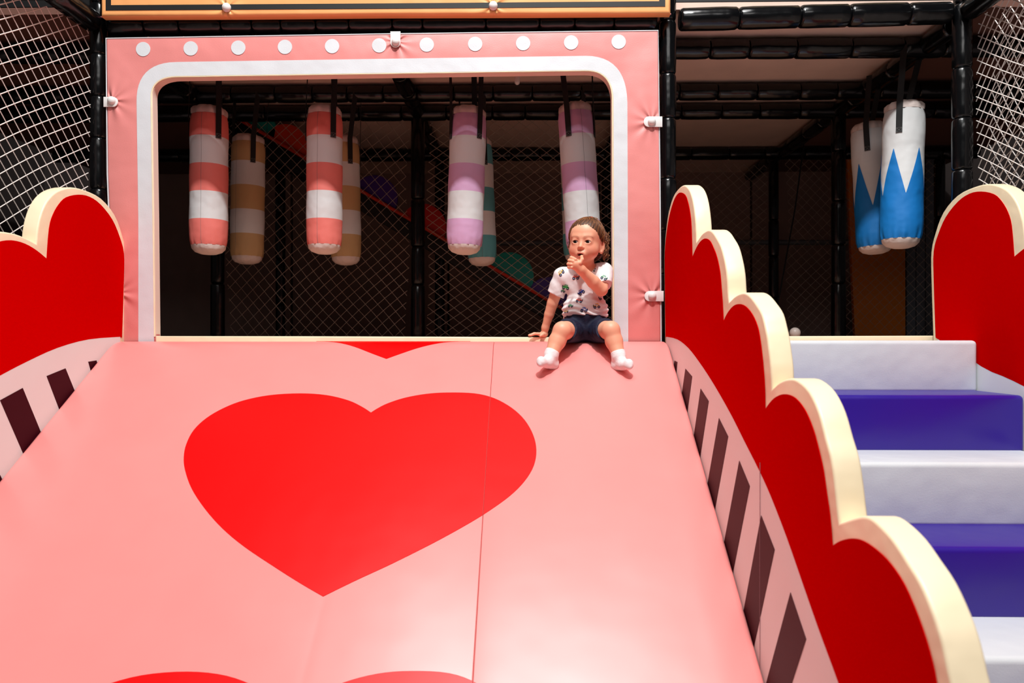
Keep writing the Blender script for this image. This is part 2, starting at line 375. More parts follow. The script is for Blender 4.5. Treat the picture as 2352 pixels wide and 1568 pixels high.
def wall(x, sgn, label, stair=False, thick=0.056):
    """x: visible face; sgn +1 = body extends to +x (visible face looks to -x)"""
    root = thing('scalloped_wall', label, 'wall panel', (x + sgn * thick / 2, -1.0, 0), 'scalloped red foam walls')
    prism('foam_body', [(x, p[0], p[1]) for p in OUT], (sgn * thick, 0, 0), M_CREAM, root, 0.013, 4, ang=50)
    f = x - sgn * 0.0005
    bnd = band; rd = redp
    if stair:
        bnd = [np.array([p[0], p[1] - 0.10 * min(1, max(0, (0.1 - p[0]) / 0.35))]) for p in band]
        rd = chain(R1, R2, R3, R4, R5) + [yz(R5[-1])] + list(reversed(bnd))
    o = prism('red_face', [(f, p[0], p[1]) for p in rd], (-sgn * 0.0015, 0, 0), M_RED, root, smooth=False); o['label'] = 'red scalloped face'
    o = prism('white_band', [(f, p[0], p[1]) for p in below(bnd)], (-sgn * 0.0012, 0, 0), M_BANDW, root, smooth=False)
    f2 = f - sgn * 0.0012
    for s in stripes:
        dz = -0.16 if stair else 0; dy = -0.03 if stair else 0
        prism('dark_stripe', [(f2, p[0] + dy, p[1] + dz) for p in s], (-sgn * 0.001, 0, 0), M_STRIPE, root, smooth=False)
    if not stair:              # vertical sewing seam of the printed face
        prism('sewn_seam', [(f, -1.155, 0.35), (f, -1.155, P0 - .30), (f, -1.1558, P0 - .30), (f, -1.1558, 0.35)], (-sgn * 0.0028, 0, 0), mat('seam_thread', (170, 120, 124), .7), root, smooth=False)
    return root
wall(XW, 1, 'red scalloped foam wall with cream rim between slide and stairs')
wall(-1.695, -1, 'red scalloped foam wall with cream rim along the left side of the slide')
wall(1.695, 1, 'red scalloped foam wall with cream rim right of the stairs', stair=True)

# ------------------------------------------------------------------ stairs
st = thing('foam_stairs', 'padded white and purple stairs right of the slide', 'stairs', (1.17, -1.0, 0))
RS, DS = 0.186, 0.26
yf = -3.0 + 2.79
for i in range(7):
    zt = P0 + 0.004 - i * RS; y0 = yf - i * DS; y1 = y0 + (DS + 0.02 if i else 0.34)
    zb = max(zt - RS - 0.01, 0.0)
    if zt < 0.03: break
    bm = bmesh.new(); bmesh.ops.create_cube(bm, size=1)
    x0, x1 = XW + 0.062, 1.6925 + (0.008 if i == 0 else 0)
    x1 = 1.690
    for v in bm.verts: v.co = ((x0 + x1) / 2 + v.co.x * (x1 - x0), (y0 + y1) / 2 + v.co.y * (y1 - y0), (zb + zt) / 2 + v.co.z * (zt - zb))
    bmesh.ops.bevel(bm, geom=bm.edges[:], offset=0.016, segments=4, profile=0.5, affect='EDGES')
    o = from_bm('step', bm, M_PURPLE if i % 2 else M_WHITE, st, ang=60); o['label'] = 'purple padded step' if i % 2 else 'white padded step'

# ------------------------------------------------------------------ pink window panel
YP = 0.10
def inner(off=0.0):
    """window outline from bottom left round to bottom right, grown outward by off pixels"""
    l0, l1, t0, t1, r0, r1 = (356 - off, 773), (349 - off, 215), (410, 178 - off), (1352, 164 - off), (1406 + off, 222), (1408 + off, 776)
    rr = 1
    pts = [l0, (353 - off, 500), l1]
    def corner(a, c, b, n=10): return [((1 - t) ** 2 * a[0] + 2 * t * (1 - t) * c[0] + t * t * b[0], (1 - t) ** 2 * a[1] + 2 * t * (1 - t) * c[1] + t * t * b[1]) for t in [i / n for i in range(1, n)]]
    q = 0.30 * off
    pts[-1] = (349 - off, 225 + q)
    pts += corner((349 - off, 225 + q), (347 - off, 179 - off), (405, 177.5 - off), 12)
    pts += [(405 + q * .3, 177.5 - off), (700, 173 - off), (1000, 168.5 - off), (1345, 163.5 - off)]
    pts += corner((1345, 163.5 - off), (1404 + off, 163 - off), (1406 + off, 226 + q), 12)
    pts += [(1406 + off, 226 + q), (1407 + off, 500), (1408 + off, 776)]
    return pts
panel = thing('window_panel', 'pink padded window panel with white border and row of white dots', 'panel', U(880, 420, YP + .03))
outer = [(1518, 786), (1515, 400), (1511, 71), (880, 79), (244, 89), (247, 400), (262, 786)]
inn = inner(0); inn = [(357, 786)] + inn[1:-1] + [(1408, 786)]
poly = inn + outer
prism('foam_body', [U(px, py, YP) for px, py in poly], (0, 0.046, 0), M_PINK, panel, 0.007, 3, ang=50)
bi = inner(3); bo = inner(35)
bi = [(356 - 2, 788)] + bi[1:-1] + [(1411, 788)]; bo = [(356 - 38, 788)] + bo[1:-1] + [(1443, 788)]
prism('white_border', [U(px, py, YP - .0006) for px, py in bi + bo[::-1]], (0, -0.0012, 0), M_WHITE, panel, smooth=False)
V, F = [], []
q0, q1 = inner(0.4), inner(-0.8)
for a_, b_ in zip(q0, q1):
    for (px, py), yy in ((a_, YP + .004), (b_, YP + .004), (b_, YP + .044), (a_, YP + .044)):
        v = U(px, py, YP); V.append(np.array([v[0], yy, v[2]]))
for i in range(len(q0) - 1):
    for k in range(4): F.append((i * 4 + k, i * 4 + (k + 1) % 4, i * 4 + 4 + (k + 1) % 4, i * 4 + 4 + k))
F.append((0, 1, 2, 3)); F.append(tuple((len(q0) - 1) * 4 + k for k in range(4)))
o = build('edge_strip', V, F, mat('pale_edge_vinyl', (250, 222, 208), .45), panel, ang=30); o['label'] = 'pale strip lining the window edge'
# cream piping round the opening
V, F = tube_mesh([U(px, py, YP + .001) for px, py in inner(1.0)], 0.0035, 6); build('piping', V, F, M_CREAM, panel)
V, F = tube_mesh([U(px, py, YP + .003) for px, py in [(262, 786), (246.5, 400), (243.5, 88.5), (880, 78.5), (1511.5, 70.5), (1515.5, 400), (1518.5, 786)]], 0.003, 6); build('piping', V, F, M_WHITE, panel)
for i in range(11):
    cx = 329 + (1421 - 329) * i / 10 + (0, 0, 0, -2, -3, -4, -4, -2, -1, 0, 0)[i]; cy = 113 - 17 * i / 10
    prism('white_dot', [U(cx + 16.5 * math.cos(a), cy + 16.5 * math.sin(a), YP - .0006) for a in [2 * math.pi * j / 32 for j in range(32)]], (0, -0.0012, 0), M_WHITE, panel, smooth=False)
def puckers(m, pts, amp=0.0035, reach=0.06, lobes=9.0):
    nt = m.node_tree; N = nt.nodes; L = nt.links; b = N['Principled BSDF']; geo = N.new('ShaderNodeNewGeometry'); tot = None
    def mth(op, a, bb=None):
        n = N.new('ShaderNodeMath'); n.operation = op
        for i, v in enumerate((a, bb)):
            if v is None: continue
            if isinstance(v, (int, float)): n.inputs[i].default_value = v
            else: L.new(v, n.inputs[i])
        return n.outputs[0]
    for j, p in enumerate(pts):
        vs_ = N.new('ShaderNodeVectorMath'); vs_.operation = 'SUBTRACT'; L.new(geo.outputs['Position'], vs_.inputs[0]); vs_.inputs[1].default_value = tuple(float(c) for c in p)
        ln = N.new('ShaderNodeVectorMath'); ln.operation = 'LENGTH'; L.new(vs_.outputs[0], ln.inputs[0])
        sp_ = N.new('ShaderNodeSeparateXYZ'); L.new(vs_.outputs[0], sp_.inputs[0])
        a_ = mth('ARCTAN2', sp_.outputs['Z'], sp_.outputs['X'])
        w1 = mth('SINE', mth('ADD', mth('MULTIPLY', a_, lobes), 1.3 * j)); w2 = mth('SINE', mth('ADD', mth('MULTIPLY', a_, 5.0), 2.1 * j + 1))
        e_ = mth('EXPONENT', mth('MULTIPLY', ln.outputs['Value'], -1.0 / reach))
        t_ = mth('MULTIPLY', mth('ADD', w1, w2), e_); tot = t_ if tot is None else mth('ADD', tot, t_)
    bp = N.new('ShaderNodeBump'); bp.inputs['Strength'].default_value = 1; bp.inputs['Distance'].default_value = amp; L.new(tot, bp.inputs['Height'])
    old = b.inputs['Normal'].links
    if old: L.new(old[0].from_socket, bp.inputs['Normal'])
    L.new(bp.outputs['Normal'], b.inputs['Normal'])
def knob(c, m, parent, r=0.017, h=0.017):
    prof = [(r, 0), (r, h * .25), (r * .93, h * .5), (r * .75, h * .75), (r * .45, h * .93), (r * .15, h)]
    V, F = lathe(prof, c, (0, -1, 0), 20); return build('knob', V, F, m, parent, ang=60)
def fastener(x0, y0, x1, y1, kx, ky):
    """rounded white tab; the round end lies at the knob"""
    pts = []
    hor = abs(x1 - x0) > abs(y1 - y0)
    if hor:
        s = 1 if kx > (x0 + x1) / 2 else -1
        xr, xs = (x1, x0) if s > 0 else (x0, x1); r = (y1 - y0) / 2; cx = xr - s * r
        pts = [(xs, y0)] + [(cx + s * r * math.sin(t), (y0 + y1) / 2 - r * math.cos(t)) for t in np.linspace(0, math.pi, 12)] + [(xs, y1)]
    else:
        r = (x1 - x0) / 2; cy = y1 - r
        pts = [(x0, y0)] + [((x0 + x1) / 2 - r * math.cos(t), cy + r * math.sin(t)) for t in np.linspace(0, math.pi, 12)] + [(x1, y0)]
    t = prism('fastener_tab', [U(px, py, YP - 0.004) for px, py in pts], (0, -0.005, 0), M_PLASTIC, panel, 0.0012, 2)
    knob(U(kx, ky, YP - 0.009), M_PLASTIC, t)
fastener(239, 223, 272, 246, 257, 231); fastener(897, 73, 920, 110, 909, 96)
fastener(1478, 268, 1521, 292, 1497, 279); fastener(1480, 668, 1524, 692, 1498, 679); fastener(262, 660, 276, 686, 270, 672)
puckers(M_PINK, [U(257, 231, YP), U(909, 96, YP), U(1497, 279, YP), U(1498, 679, YP), U(270, 672, YP)])
sill = thing('window_sill', 'cream padded sill strip along the bottom of the pink window', 'sill', U(880, 778, YP + .03))
sp = [U(px, py, 0.085) for px, py in ((357, 771.5), (700, 772), (1000, 773), (1407, 774.5))]
prism('sill_pad', [s for s in sp] + [np.array([s[0], s[1], P0 - 0.05]) for s in sp[::-1]], (0, 0.075, 0), M_CREAM, sill, 0.006, 3)
sill2 = thing('stair_sill', 'cream edge strip on the deck behind the top white step', 'sill', (1.17, 0.17, P0))
prism('sill_pad', [U(1560, 772.5, .14), U(2172, 770.5, .14), U(2172, 800, .14), U(1560, 800, .14)], (0, 0.05, 0), M_CREAM, sill2, 0.005, 3)

# ------------------------------------------------------------------ orange panel, cream panel above
op = thing('orange_parapet', 'orange padded panel with black border line at the top edge', 'panel', U(880, -150, 0.12))
YO = 0.10
prism('foam_body', [U(px, py, YO) for px, py in ((231, 37), (560, 36), (880, 33), (1200, 32), (1541, 30), (1542, -330), (228, -330))], (0, 0.05, 0), M_ORANGE, op, 0.012, 4, ang=50)
prism('black_border', [U(px, py, YO - .0006) for px, py in ((243, -318), (243, 24), (880, 20), (1528, 15), (1528, -318), (1514, -318), (1514, 3), (880, 8), (255, 12), (255, -318))], (0, -0.0012, 0), M_BLACKM, op, smooth=False)
V, F = tube_mesh([U(px, py, YO + .045) for px, py in ((231, 39), (560, 38), (880, 35.5), (1200, 34), (1541, 32.5))], 0.003, 6); build('piping', V, F, mat('rose_piping', (214, 140, 150), .5), op)
for kx, ky in ((521, 18), (1133, 14)): knob(U(kx, ky, YO - 0.001), M_PLASTIC, op, 0.0185, 0.02)
puckers(M_ORANGE, [U(521, 18, YO), U(1133, 14, YO)], .003, .04)
cp = thing('cream_parapet', 'cream padded parapet behind netting above the stair opening', 'panel', U(1870, 0, 0.4))
prism('foam_body', [U(px, py, 0.40) for px, py in ((1545, 60), (2190, 42), (2190, -340), (1545, -340))], (0, 0.05, 0), mat('tan_vinyl', (240, 205, 150), .5, wav=.01), cp, 0.01)
fs = thing('tan_fascia', 'tan board edge behind the upper part of the left net', 'board', U(60, 30, 0.3))
prism('fascia_board', [U(px, py, 0.3) for px, py in ((-400, 25), (125, 17), (158, 42), (-400, 46))], (0, 0.04, 0), mat('tan_board', (190, 140, 100), .6), fs)

# ------------------------------------------------------------------ nets
def net(name, label, u0, u1, v0, v1, fn, a1, a2, s1, s2, rad, m, seg=0.05, clip=None, amp=0.006, sides=4, ph=0.0, thin=0.0):
    """two families of cords over the (u,v) rectangle; fn maps (u,v) to a world point"""
    V, F = [], []
    def wob(u, v): return (u + amp * math.sin(7.1 * v + 3 * u + ph), v + amp * math.sin(5.3 * u - 4.1 * v + ph))
    for ang, sp in ((a1, s1), (a2, s2)):
        d = np.array([math.cos(ang), math.sin(ang)]); n = np.array([-d[1], d[0]])
        cs = [np.dot(n, c) for c in ((u0, v0), (u1, v0), (u0, v1), (u1, v1))]
        kk = math.ceil(min(cs) / sp)
        while kk * sp < max(cs):
            p0 = n * kk * sp; t0, t1 = -1e9, 1e9
            for ax, lo, hi in ((0, u0, u1), (1, v0, v1)):
                if abs(d[ax]) < 1e-9: continue
                a, b = (lo - p0[ax]) / d[ax], (hi - p0[ax]) / d[ax]; t0, t1 = max(t0, min(a, b)), min(t1, max(a, b))
            kk += 1
            if t1 - t0 < 0.01: continue
            ns = max(2, int((t1 - t0) / seg) + 1); path = []; runs = []
            for t in np.linspace(t0, t1, ns):
                q = p0 + d * t
                if clip and not clip(q[0], q[1]):
                    if len(path) > 1: runs.append(path)
                    path = []; continue
                path.append(fn(*wob(*q)))
            if len(path) > 1: runs.append(path)
            for r_ in runs: tube_mesh(r_, rad, sides, V, F, cap=False)
    o = build(name, V, F, m, None, recalc=False, ang=80)
    o.location = (0, 0, 0)
    return kindof(o, label, 'net', 'safety nets of the play frame')
# left side net: plane x ~ XL, bulging
net('safety_net', 'white diamond net left of the pink panel and the left red wall', -2.1, 0.152, 0.0, 1.33, lambda u, v: np.array([XL - 0.01 - 0.05 * math.sin(math.pi * min(1, max(0, (0.19 - u) / 1.2))) , u, P0 + v]), R(32), R(-47), 0.049, 0.042, 0.0022, M_NETW, amp=0.008)
net('safety_net', 'white knotted net right of the stairs, nearer layer', -2.1, 0.19, 0.0, 1.36, lambda u, v: np.array([XR + 0.05 + 0.02 * math.sin(3 * u), u, P0 + v]), R(31), R(-43), 0.042, 0.040, 0.0023, M_NETW, amp=0.012)
net('safety_net', 'white knotted net right of the stairs, farther layer', -2.1, 0.19, 0.0, 1.36, lambda u, v: np.array([XR + 0.10 + 0.02 * math.sin(2 * u + 1), u, P0 + v]), R(55), R(-24), 0.042, 0.044, 0.0023, M_NETW, amp=0.016, ph=1.3)
bn = lambda Y: (lambda u, v: np.array([u, Y + 0.03 * math.sin(2.1 * u + v * 1.5), P0 + v]))
net('safety_net', 'tan diamond net behind the striped bags, left of the middle pole', XL + .06, -0.705, 0.0, 1.33, bn(1.45), R(42), R(-50), 0.053, 0.053, 0.0015, M_NETB, amp=0.012)
net('safety_net', 'tan diamond net behind the child, right of the middle pole', -0.585, XM - .06, 0.0, 1.33, bn(1.45), R(36), R(-37), 0.047, 0.047, 0.0015, M_NETB, amp=0.010, ph=.7)
net('safety_net', 'dim tan net far behind the stairs, left of the far pole', XM + .06, XR - .06, 0.0, 1.33, bn(2.6), R(42), R(-42), 0.052, 0.052, 0.0014, M_NETB, amp=0.010, ph=.3)
net('safety_net', 'dim tan net in front of the orange board', XR + .04, 3.0, 0.0, 1.33, bn(2.45), R(44), R(-44), 0.050, 0.050, 0.0012, M_NETB, amp=0.010, ph=2)
net('safety_net', 'pale net over the cream parapet at the top right', XM + .05, XR - .04, 1.42, 1.9, lambda u, v: np.array([u, 0.235 + 0.02 * math.sin(5 * u), P0 + v]), R(33), R(-30), 0.042, 0.042, 0.0018, M_NETW, amp=0.012)

# ------------------------------------------------------------------ hanging bags
def frameax(T, B):
    d = B - T; L_ = np.linalg.norm(d); d /= L_
    fr = np.array([0, -1.0, 0]); fr = fr - d * np.dot(fr, d); fr /= np.linalg.norm(fr); rt = np.cross(d, fr); rt = rt if rt[0] > 0 else -rt
    return d, fr, rt, L_
M_CORAL = mat('coral_canvas', (238, 124, 114), 0.65, bump=.0004, bscale=500, wav=.012, wscale=9)
M_CANV = mat('white_canvas', (222, 222, 222), 0.65, bump=.0004, bscale=500, wav=.012, wscale=9)
M_CAP = mat('cap_canvas', (222, 205, 198), 0.7, wav=.012, wscale=16)
M_TAN = mat('tan_canvas', (204, 168, 118), 0.65, bump=.0004, bscale=500, wav=.012, wscale=9)
M_LILAC = mat('lilac_canvas', (216, 168, 206), 0.65, bump=.0004, bscale=500, wav=.012, wscale=9)
M_TEAL = mat('teal_canvas', (92, 168, 176), 0.65, bump=.0004, bscale=500, wav=.012, wscale=9)
M_BLUE = mat('blue_canvas', (0, 118, 196), 0.6, bump=.0004, bscale=500, wav=.012, wscale=9)
M_STITCH = mat('grey_stitching', (120, 118, 118), .8)
def bag(name, label, top, bot, Y, wpx, colA, straps, group, spikes=None, seam=None, topY=None):
    T = U(top[0], top[1], Y); B = U(bot[0], bot[1], Y)
    d, fr, rt, L_ = frameax(T, B); rad = wpx / 2 / FPX * (Y + 3.0)
    root = thing(name, label, 'punching bag', T, group)
    S = 40
    def ring(r, h, mod=None):
        out = []
        for k in range(S):
            a = 2 * math.pi * k / S; rr = r * (1 + (mod(a) if mod else 0)); out.append(T + d * h + rr * (math.cos(a) * fr + math.sin(a) * rt))
        return out
    capT, capB = 0.044 * L_ / .70, 0.030
    plA = lambda amp, n, p: (lambda a: amp * math.cos(n * a + p) + amp * .6 * math.cos((n + 5) * a))
    # body
    hs = [(1.0, capT)]
    bands = [0.065, 0.216, 0.400, 0.585, 0.77, 0.952]
    bands = [capT / L_] + bands[1:]
    edge = [b * L_ for b in bands]; edge[-1] = L_ - capB - .012
    V, F, MI = [], [], []
    rows = []
    for bi_ in range(5):
        n = 5
        for j in range(n + (1 if bi_ == 4 else 0)): rows.append((edge[bi_] + (edge[bi_ + 1] - edge[bi_]) * j / n, bi_ % 2))
    for h, mi in rows:
        e0 = h - edge[0]; e1 = edge[-1] - h
        r = rad * (1 - 0.07 * math.exp(-e0 / 0.015) - 0.10 * math.exp(-e1 / 0.016)); bulge = 1 + 0.012 * math.sin(h * 31 + top[0])
        am = 0.045 * math.exp(-e1 / 0.022) + 0.02 * math.exp(-e0 / 0.03)
        V += ring(r * bulge, h, plA(am, 13, top[0]))
    for i in range(len(rows) - 1):
        for k in range(S):
            F.append((i * S + k, i * S + (k + 1) % S, (i + 1) * S + (k + 1) % S, (i + 1) * S + k)); MI.append(rows[i][1])
    if spikes is None:
        o = build('bag_body', V, F, [colA, M_CANV], root, recalc=False, ang=70)
        for p, mi in zip(o.data.polygons, MI): p.material_index = mi
    else:
        o = build('bag_body', V, F, M_CANV, root, recalc=False, ang=70)
        V2, F2 = [], []; n = 240; ph, peak, val = spikes; rows2 = 14
        tops = []
        for k in range(n):
            a = 2 * math.pi * k / n; t = ((a + ph) / (2 * math.pi) * 5.0) % 1.0; t = abs(t * 2 - 1); tops.append(L_ * (peak + (val - peak) * t))
        hb = edge[-1] + .0005
        for j in range(rows2 + 1):
            for k in range(n):
                a = 2 * math.pi * k / n; h = tops[k] + (hb - tops[k]) * (j / rows2); e1 = edge[-1] - h
                am = 0.03 * math.exp(-max(e1, 0) / 0.03); e0 = h - edge[0]
                r = rad * (1 - 0.07 * math.exp(-e0 / 0.015) - 0.10 * math.exp(-max(e1, 0) / 0.016)) * (1 + 0.012 * math.sin(h * 31 + top[0])) * (1 + plA(am, 13, top[0])(a)) + 0.0018
                V2.append(T + d * h + r * (math.cos(a) * fr + math.sin(a) * rt))
        for j in range(rows2):
            for k in range(n): F2.append((j * n + k, j * n + (k + 1) % n, (j + 1) * n + (k + 1) % n, (j + 1) * n + k))
        o = build('spiked_print', V2, F2, M_BLUE, root, recalc=False, ang=70); o['label'] = 'blue zigzag lower part'
    # caps
    V, F = [], []
    prof = [(0.932, capT), (0.93, capT * .7), (0.90, capT * .38), (0.76, capT * .10), (0.45, -0.004), (0.12, 0.003)]
    for r, h in prof: V += ring(rad * r, h, plA(0.02 + .05 * (1 - h / capT) , 9, top[1]))
    for i in range(len(prof) - 1):
        for k in range(S): F.append((i * S + k, (i + 1) * S + k, (i + 1) * S + (k + 1) % S, i * S + (k + 1) % S))
    F.append(tuple((len(prof) - 1) * S + k for k in range(S))); build('top_cap', V, F, M_CAP, root, ang=80)
    V, F = [], []
    hb = edge[-1]; prof = [(0.905, hb - .001), (0.87, hb + (L_ - hb) * .35), (0.70, hb + (L_ - hb) * .72), (0.4, hb + (L_ - hb) * .94), (0.1, L_)]
    for r, h in prof: V += ring(rad * r, h, plA(0.012, 13, 0))
    for i in range(len(prof) - 1):
        for k in range(S): F.append((i * S + k, i * S + (k + 1) % S, (i + 1) * S + (k + 1) % S, (i + 1) * S + k))
    F.append(tuple((len(prof) - 1) * S + k for k in range(S))); build('bottom_cap', V, F, M_CAP, root, ang=80)
    if seam is not None:
        path = []
        for h in np.linspace(edge[0], edge[-1], 24):
            a = R(seam); e0 = h - edge[0]; e1 = edge[-1] - h
            r = rad * (1 - 0.07 * math.exp(-e0 / 0.015) - 0.10 * math.exp(-e1 / 0.016)) * (1 + 0.012 * math.sin(h * 31 + top[0])) + .0002
            path.append(T + d * h + r * (math.cos(a) * fr + math.sin(a) * rt))
        V, F = tube_mesh(path, 0.0006, 4); build('seam', V, F, M_STITCH, root)
    # straps
    for az, dx in straps:
        a = R(az); n_ = math.cos(a) * fr + math.sin(a) * rt; t_ = -math.sin(a) * fr + math.cos(a) * rt
        hb = 0.232 * L_
        pts = [T + d * hb + n_ * (rad + .003), T + d * hb * .5 + n_ * (rad + .004), T + d * capT * .6 + n_ * (rad + .004)]
        e = T + n_ * rad * .9; e = np.array([e[0] + dx, Y + (e[1] - Y) * .6, BH + 0.0]); pts += [pts[-1] * .5 + e * .5, e]
        V, F = [], []
        w_ = 0.0135; th = 0.0012
        for p in pts:
            for s1, s2 in ((-1, -1), (1, -1), (1, 1), (-1, 1)): V.append(p + t_ * w_ * s1 + n_ * th * s2)
        for i in range(len(pts) - 1):
            for k in range(4): F.append((i * 4 + k, i * 4 + (k + 1) % 4, i * 4 + 4 + (k + 1) % 4, i * 4 + 4 + k))
        F.append((0, 1, 2, 3)); F.append(tuple((len(pts) - 1) * 4 + k for k in range(4)))
        so = build('strap', V, F, M_STRAP, root)
        if math.cos(a) > 0.2:      # stitched box with a cross at the strap end
            c0 = T + d * hb + n_ * (rad + .0046); V, F = [], []
            q = [c0 - d * (.002 + .02 * j) + t_ * (w_ * .8) * s for j, s in ((0, -1), (0, 1), (1, 1), (1, -1))]
            for i0, i1 in ((0, 1), (1, 2), (2, 3), (3, 0), (0, 2), (1, 3)): tube_mesh([q[i0], q[i1]], 0.0005, 4, V, F)
            build('stitching', V, F, M_STITCH, so)
GB = 'striped bags hanging behind the pink window'
bag('punching_bag', 'coral and white striped bag nearest the left window corner', (481, 247), (479, 585), .5, 84, M_CORAL, ((50, -.004), (-70, -.01), (170, .01)), GB, seam=0)
bag('punching_bag', 'coral and white striped bag, second of the front row', (746, 246), (745, 584), .5, 81, M_CORAL, ((42, .012), (-78, .0), (160, .0)), GB, seam=-8)
bag('punching_bag', 'lilac and white striped bag hanging left of the middle of the window', (1077, 248), (1066, 585), .5, 83, M_LILAC, ((42, .012), (-62, -.02), (165, 0)), GB)
bag('punching_bag', 'lilac and white striped bag hanging behind the child', (1320, 240), (1343, 590), .5, 81, M_LILAC, ((-30, -.035), (75, 0.005)), GB, seam=14)
bag('punching_bag', 'tan and white striped bag, leftmost of the rear row', (571, 312), (567, 607), 1.1, 75, M_TAN, ((36, .02), (-100, 0), (110, .03)), GB, seam=-22)
bag('punching_bag', 'tan and white striped bag half hidden behind the second coral bag', (790, 315), (795, 609), 1.1, 70, M_TAN, ((35, .03), (100, .02), (-120, 0)), GB)
bag('punching_bag', 'teal and white striped bag half hidden behind a lilac bag', (1096, 318), (1108, 611), 1.1, 68, M_TEAL, ((30, 0), (170, 0), (-100, -.03)), GB, seam=5)
bag('punching_bag', 'teal striped bag almost hidden behind the child', (1322, 316), (1331, 604), 1.1, 72, M_TEAL, ((30, 0), (-150, 0)), GB)
GB2 = 'white and blue spiked bags over the stairs'
bag('punching_bag', 'white bag with blue spikes, larger and nearer to the right pole', (2077, 237), (2068, 571), .5, 87, None, ((-38, .03), (150, .06)), GB2, spikes=(R(36 + 52), .33, .645))
bag('punching_bag', 'white bag with blue spikes, smaller and partly behind the other', (1994, 284), (2012, 584), .9, 78, None, ((-32, .03), (150, .04)), GB2, spikes=(R(36 + 62), .31, .645))

# ------------------------------------------------------------------ things far behind the nets
fsl = thing('far_slide_rail', 'far sloping dark slide side with a red edge and coloured discs', 'slide', U(950, 560, 1.70))
a0, a1 = U(540, 269, 1.70), U(1330, 731, 1.70); dv = (a1 - a0) / np.linalg.norm(a1 - a0); nv = np.array([-dv[2], 0, dv[0]]); nv = nv if nv[2] > 0 else -nv
prism('side_board', [a0, a1, a1 - nv * .11, a0 - nv * .11], (0, 0.05, 0), M_BLACKM, fsl, 0.004)
V, F = tube_mesh([a0 - np.array([0, .01, 0]), a1 - np.array([0, .01, 0])], 0.011, 8); build('red_edge', V, F, mat('red_edge_vinyl', (210, 50, 20), .5), fsl)
mteal = mat('teal_disc', (0, 150, 140), .5); mred = mat('orange_red_disc', (225, 60, 25), .5); mpur = mat('violet_disc', (62, 26, 130), .5); mred2 = mat('red_disc', (190, 20, 15), .5)
for (px, py, rp, m_, nm) in ((590, 299, 45, mteal, 'teal'), (655, 337, 52, mred, 'orange red'), (860, 455, 54, mpur, 'violet'), (972, 520, 54, mred2, 'red'), (1168, 637, 58, mteal, 'teal'), (1262, 692, 56, mpur, 'violet')):
    c = U(px, py, 1.72); c = a0 + dv * np.dot(c - a0, dv); rr = rp / FPX * 4.72
    pts = [c + rr * (math.cos(t) * dv + math.sin(t) * nv) for t in np.linspace(0, math.pi, 24)]
    pts = [p + np.array([0, .012, 0]) for p in pts]
    o = prism('half_disc', pts, (0, 0.04, 0), m_, fsl, 0.004); o['label'] = nm + ' half disc'
ob = thing('orange_board', 'dim orange board behind the net between far poles', 'board', U(2020, 770, 2.75))
prism('board_face', [U(px, py, 2.75) for px, py in ((1944, 330), (2079, 330), (2080, 772), (1964, 772))], (0, .04, 0), mat('orange_board_paint', (225, 120, 20), .6), ob, .004)
gb = thing('grey_board', 'dim grey ribbed board right of the orange board', 'board', U(2105, 770, 2.78))
for i in range(4):
    x0 = 2083 + i * 22
    prism('rib_panel', [U(px, py, 2.78) for px, py in ((x0, 330), (x0 + 20, 330), (x0 + 20, 772), (x0, 772))], (0, .03, 0), mat('grey_board_paint', (92, 96, 104), .6), gb, .004)
for lab, xa, xb, py in (('thin grey steel pipe on the far wall behind the child', -0.6, 0.55, 556), ('thin grey steel pipe on the far wall behind the stairs', 0.75, 3.4, 556)):
    pz = U(1176, py, 3.2)[2]; V, F = tube_mesh([(xa, 3.258, pz), (xb, 3.258, pz)], 0.022, 10)
    kindof(build('steel_pipe', V, F, mat('grey_steel', (130, 135, 142), .4, metal=.3)), lab, 'pipe')
for i, (x0, x1) in enumerate(((-3.4, -2.0), (-1.98, -0.66), (-0.64, 0.6), (0.64, 1.9), (1.92, 3.3))):
    lab = ('far left', 'left', 'middle', 'stair side', 'far right')[i]
    kindof(box('back_board', (x0, 3.28, P0), (x1, 3.32, HC), mat('brown_board', (150, 124, 114), .8, var=.08), None), f'dark brown board on the far wall, {lab} of the row', 'board', 'dark boards at the far wall')
V, F = tube_mesh([U(1850, 300, 2.45), U(1842, 362, 2.3), U(1826, 480, 2.3), U(1806, 590, 2.3), U(1788, 690, 2.3)], 0.005, 6)
kindof(build('rope', V, F, M_STRAP), 'thin dark rope hanging slantwise in the stair opening', 'rope')
bm = bmesh.new(); bmesh.ops.create_uvsphere(bm, u_segments=24, v_segments=16, radius=0.030)
bmesh.ops.translate(bm, verts=bm.verts, vec=Vector(U(1826, 764, 1.2))); o = from_bm('ball', bm, mat('ball_plastic', (205, 190, 182), .4)); kindof(o, 'small pale ball lying on the deck behind the top step', 'ball')
kn = thing('ceiling_knob', 'small white plastic knob under the deck above the child', 'knob', U(1188, 186, .8))
V, F = lathe([(.012, -.02), (.014, 0), (.0145, .015), (.012, .026), (.006, .032), (.001, .033)], U(1188, 180, .8), (0, 0, -1), 16); build('knob_cap', V, F, M_PLASTIC, kn, ang=70)
V, F = lathe([(.004, 0), (.004, .3)], U(1188, 184, .8), (0, 0, 1), 8); build('knob_stem', V, F, M_PLASTIC, kn)
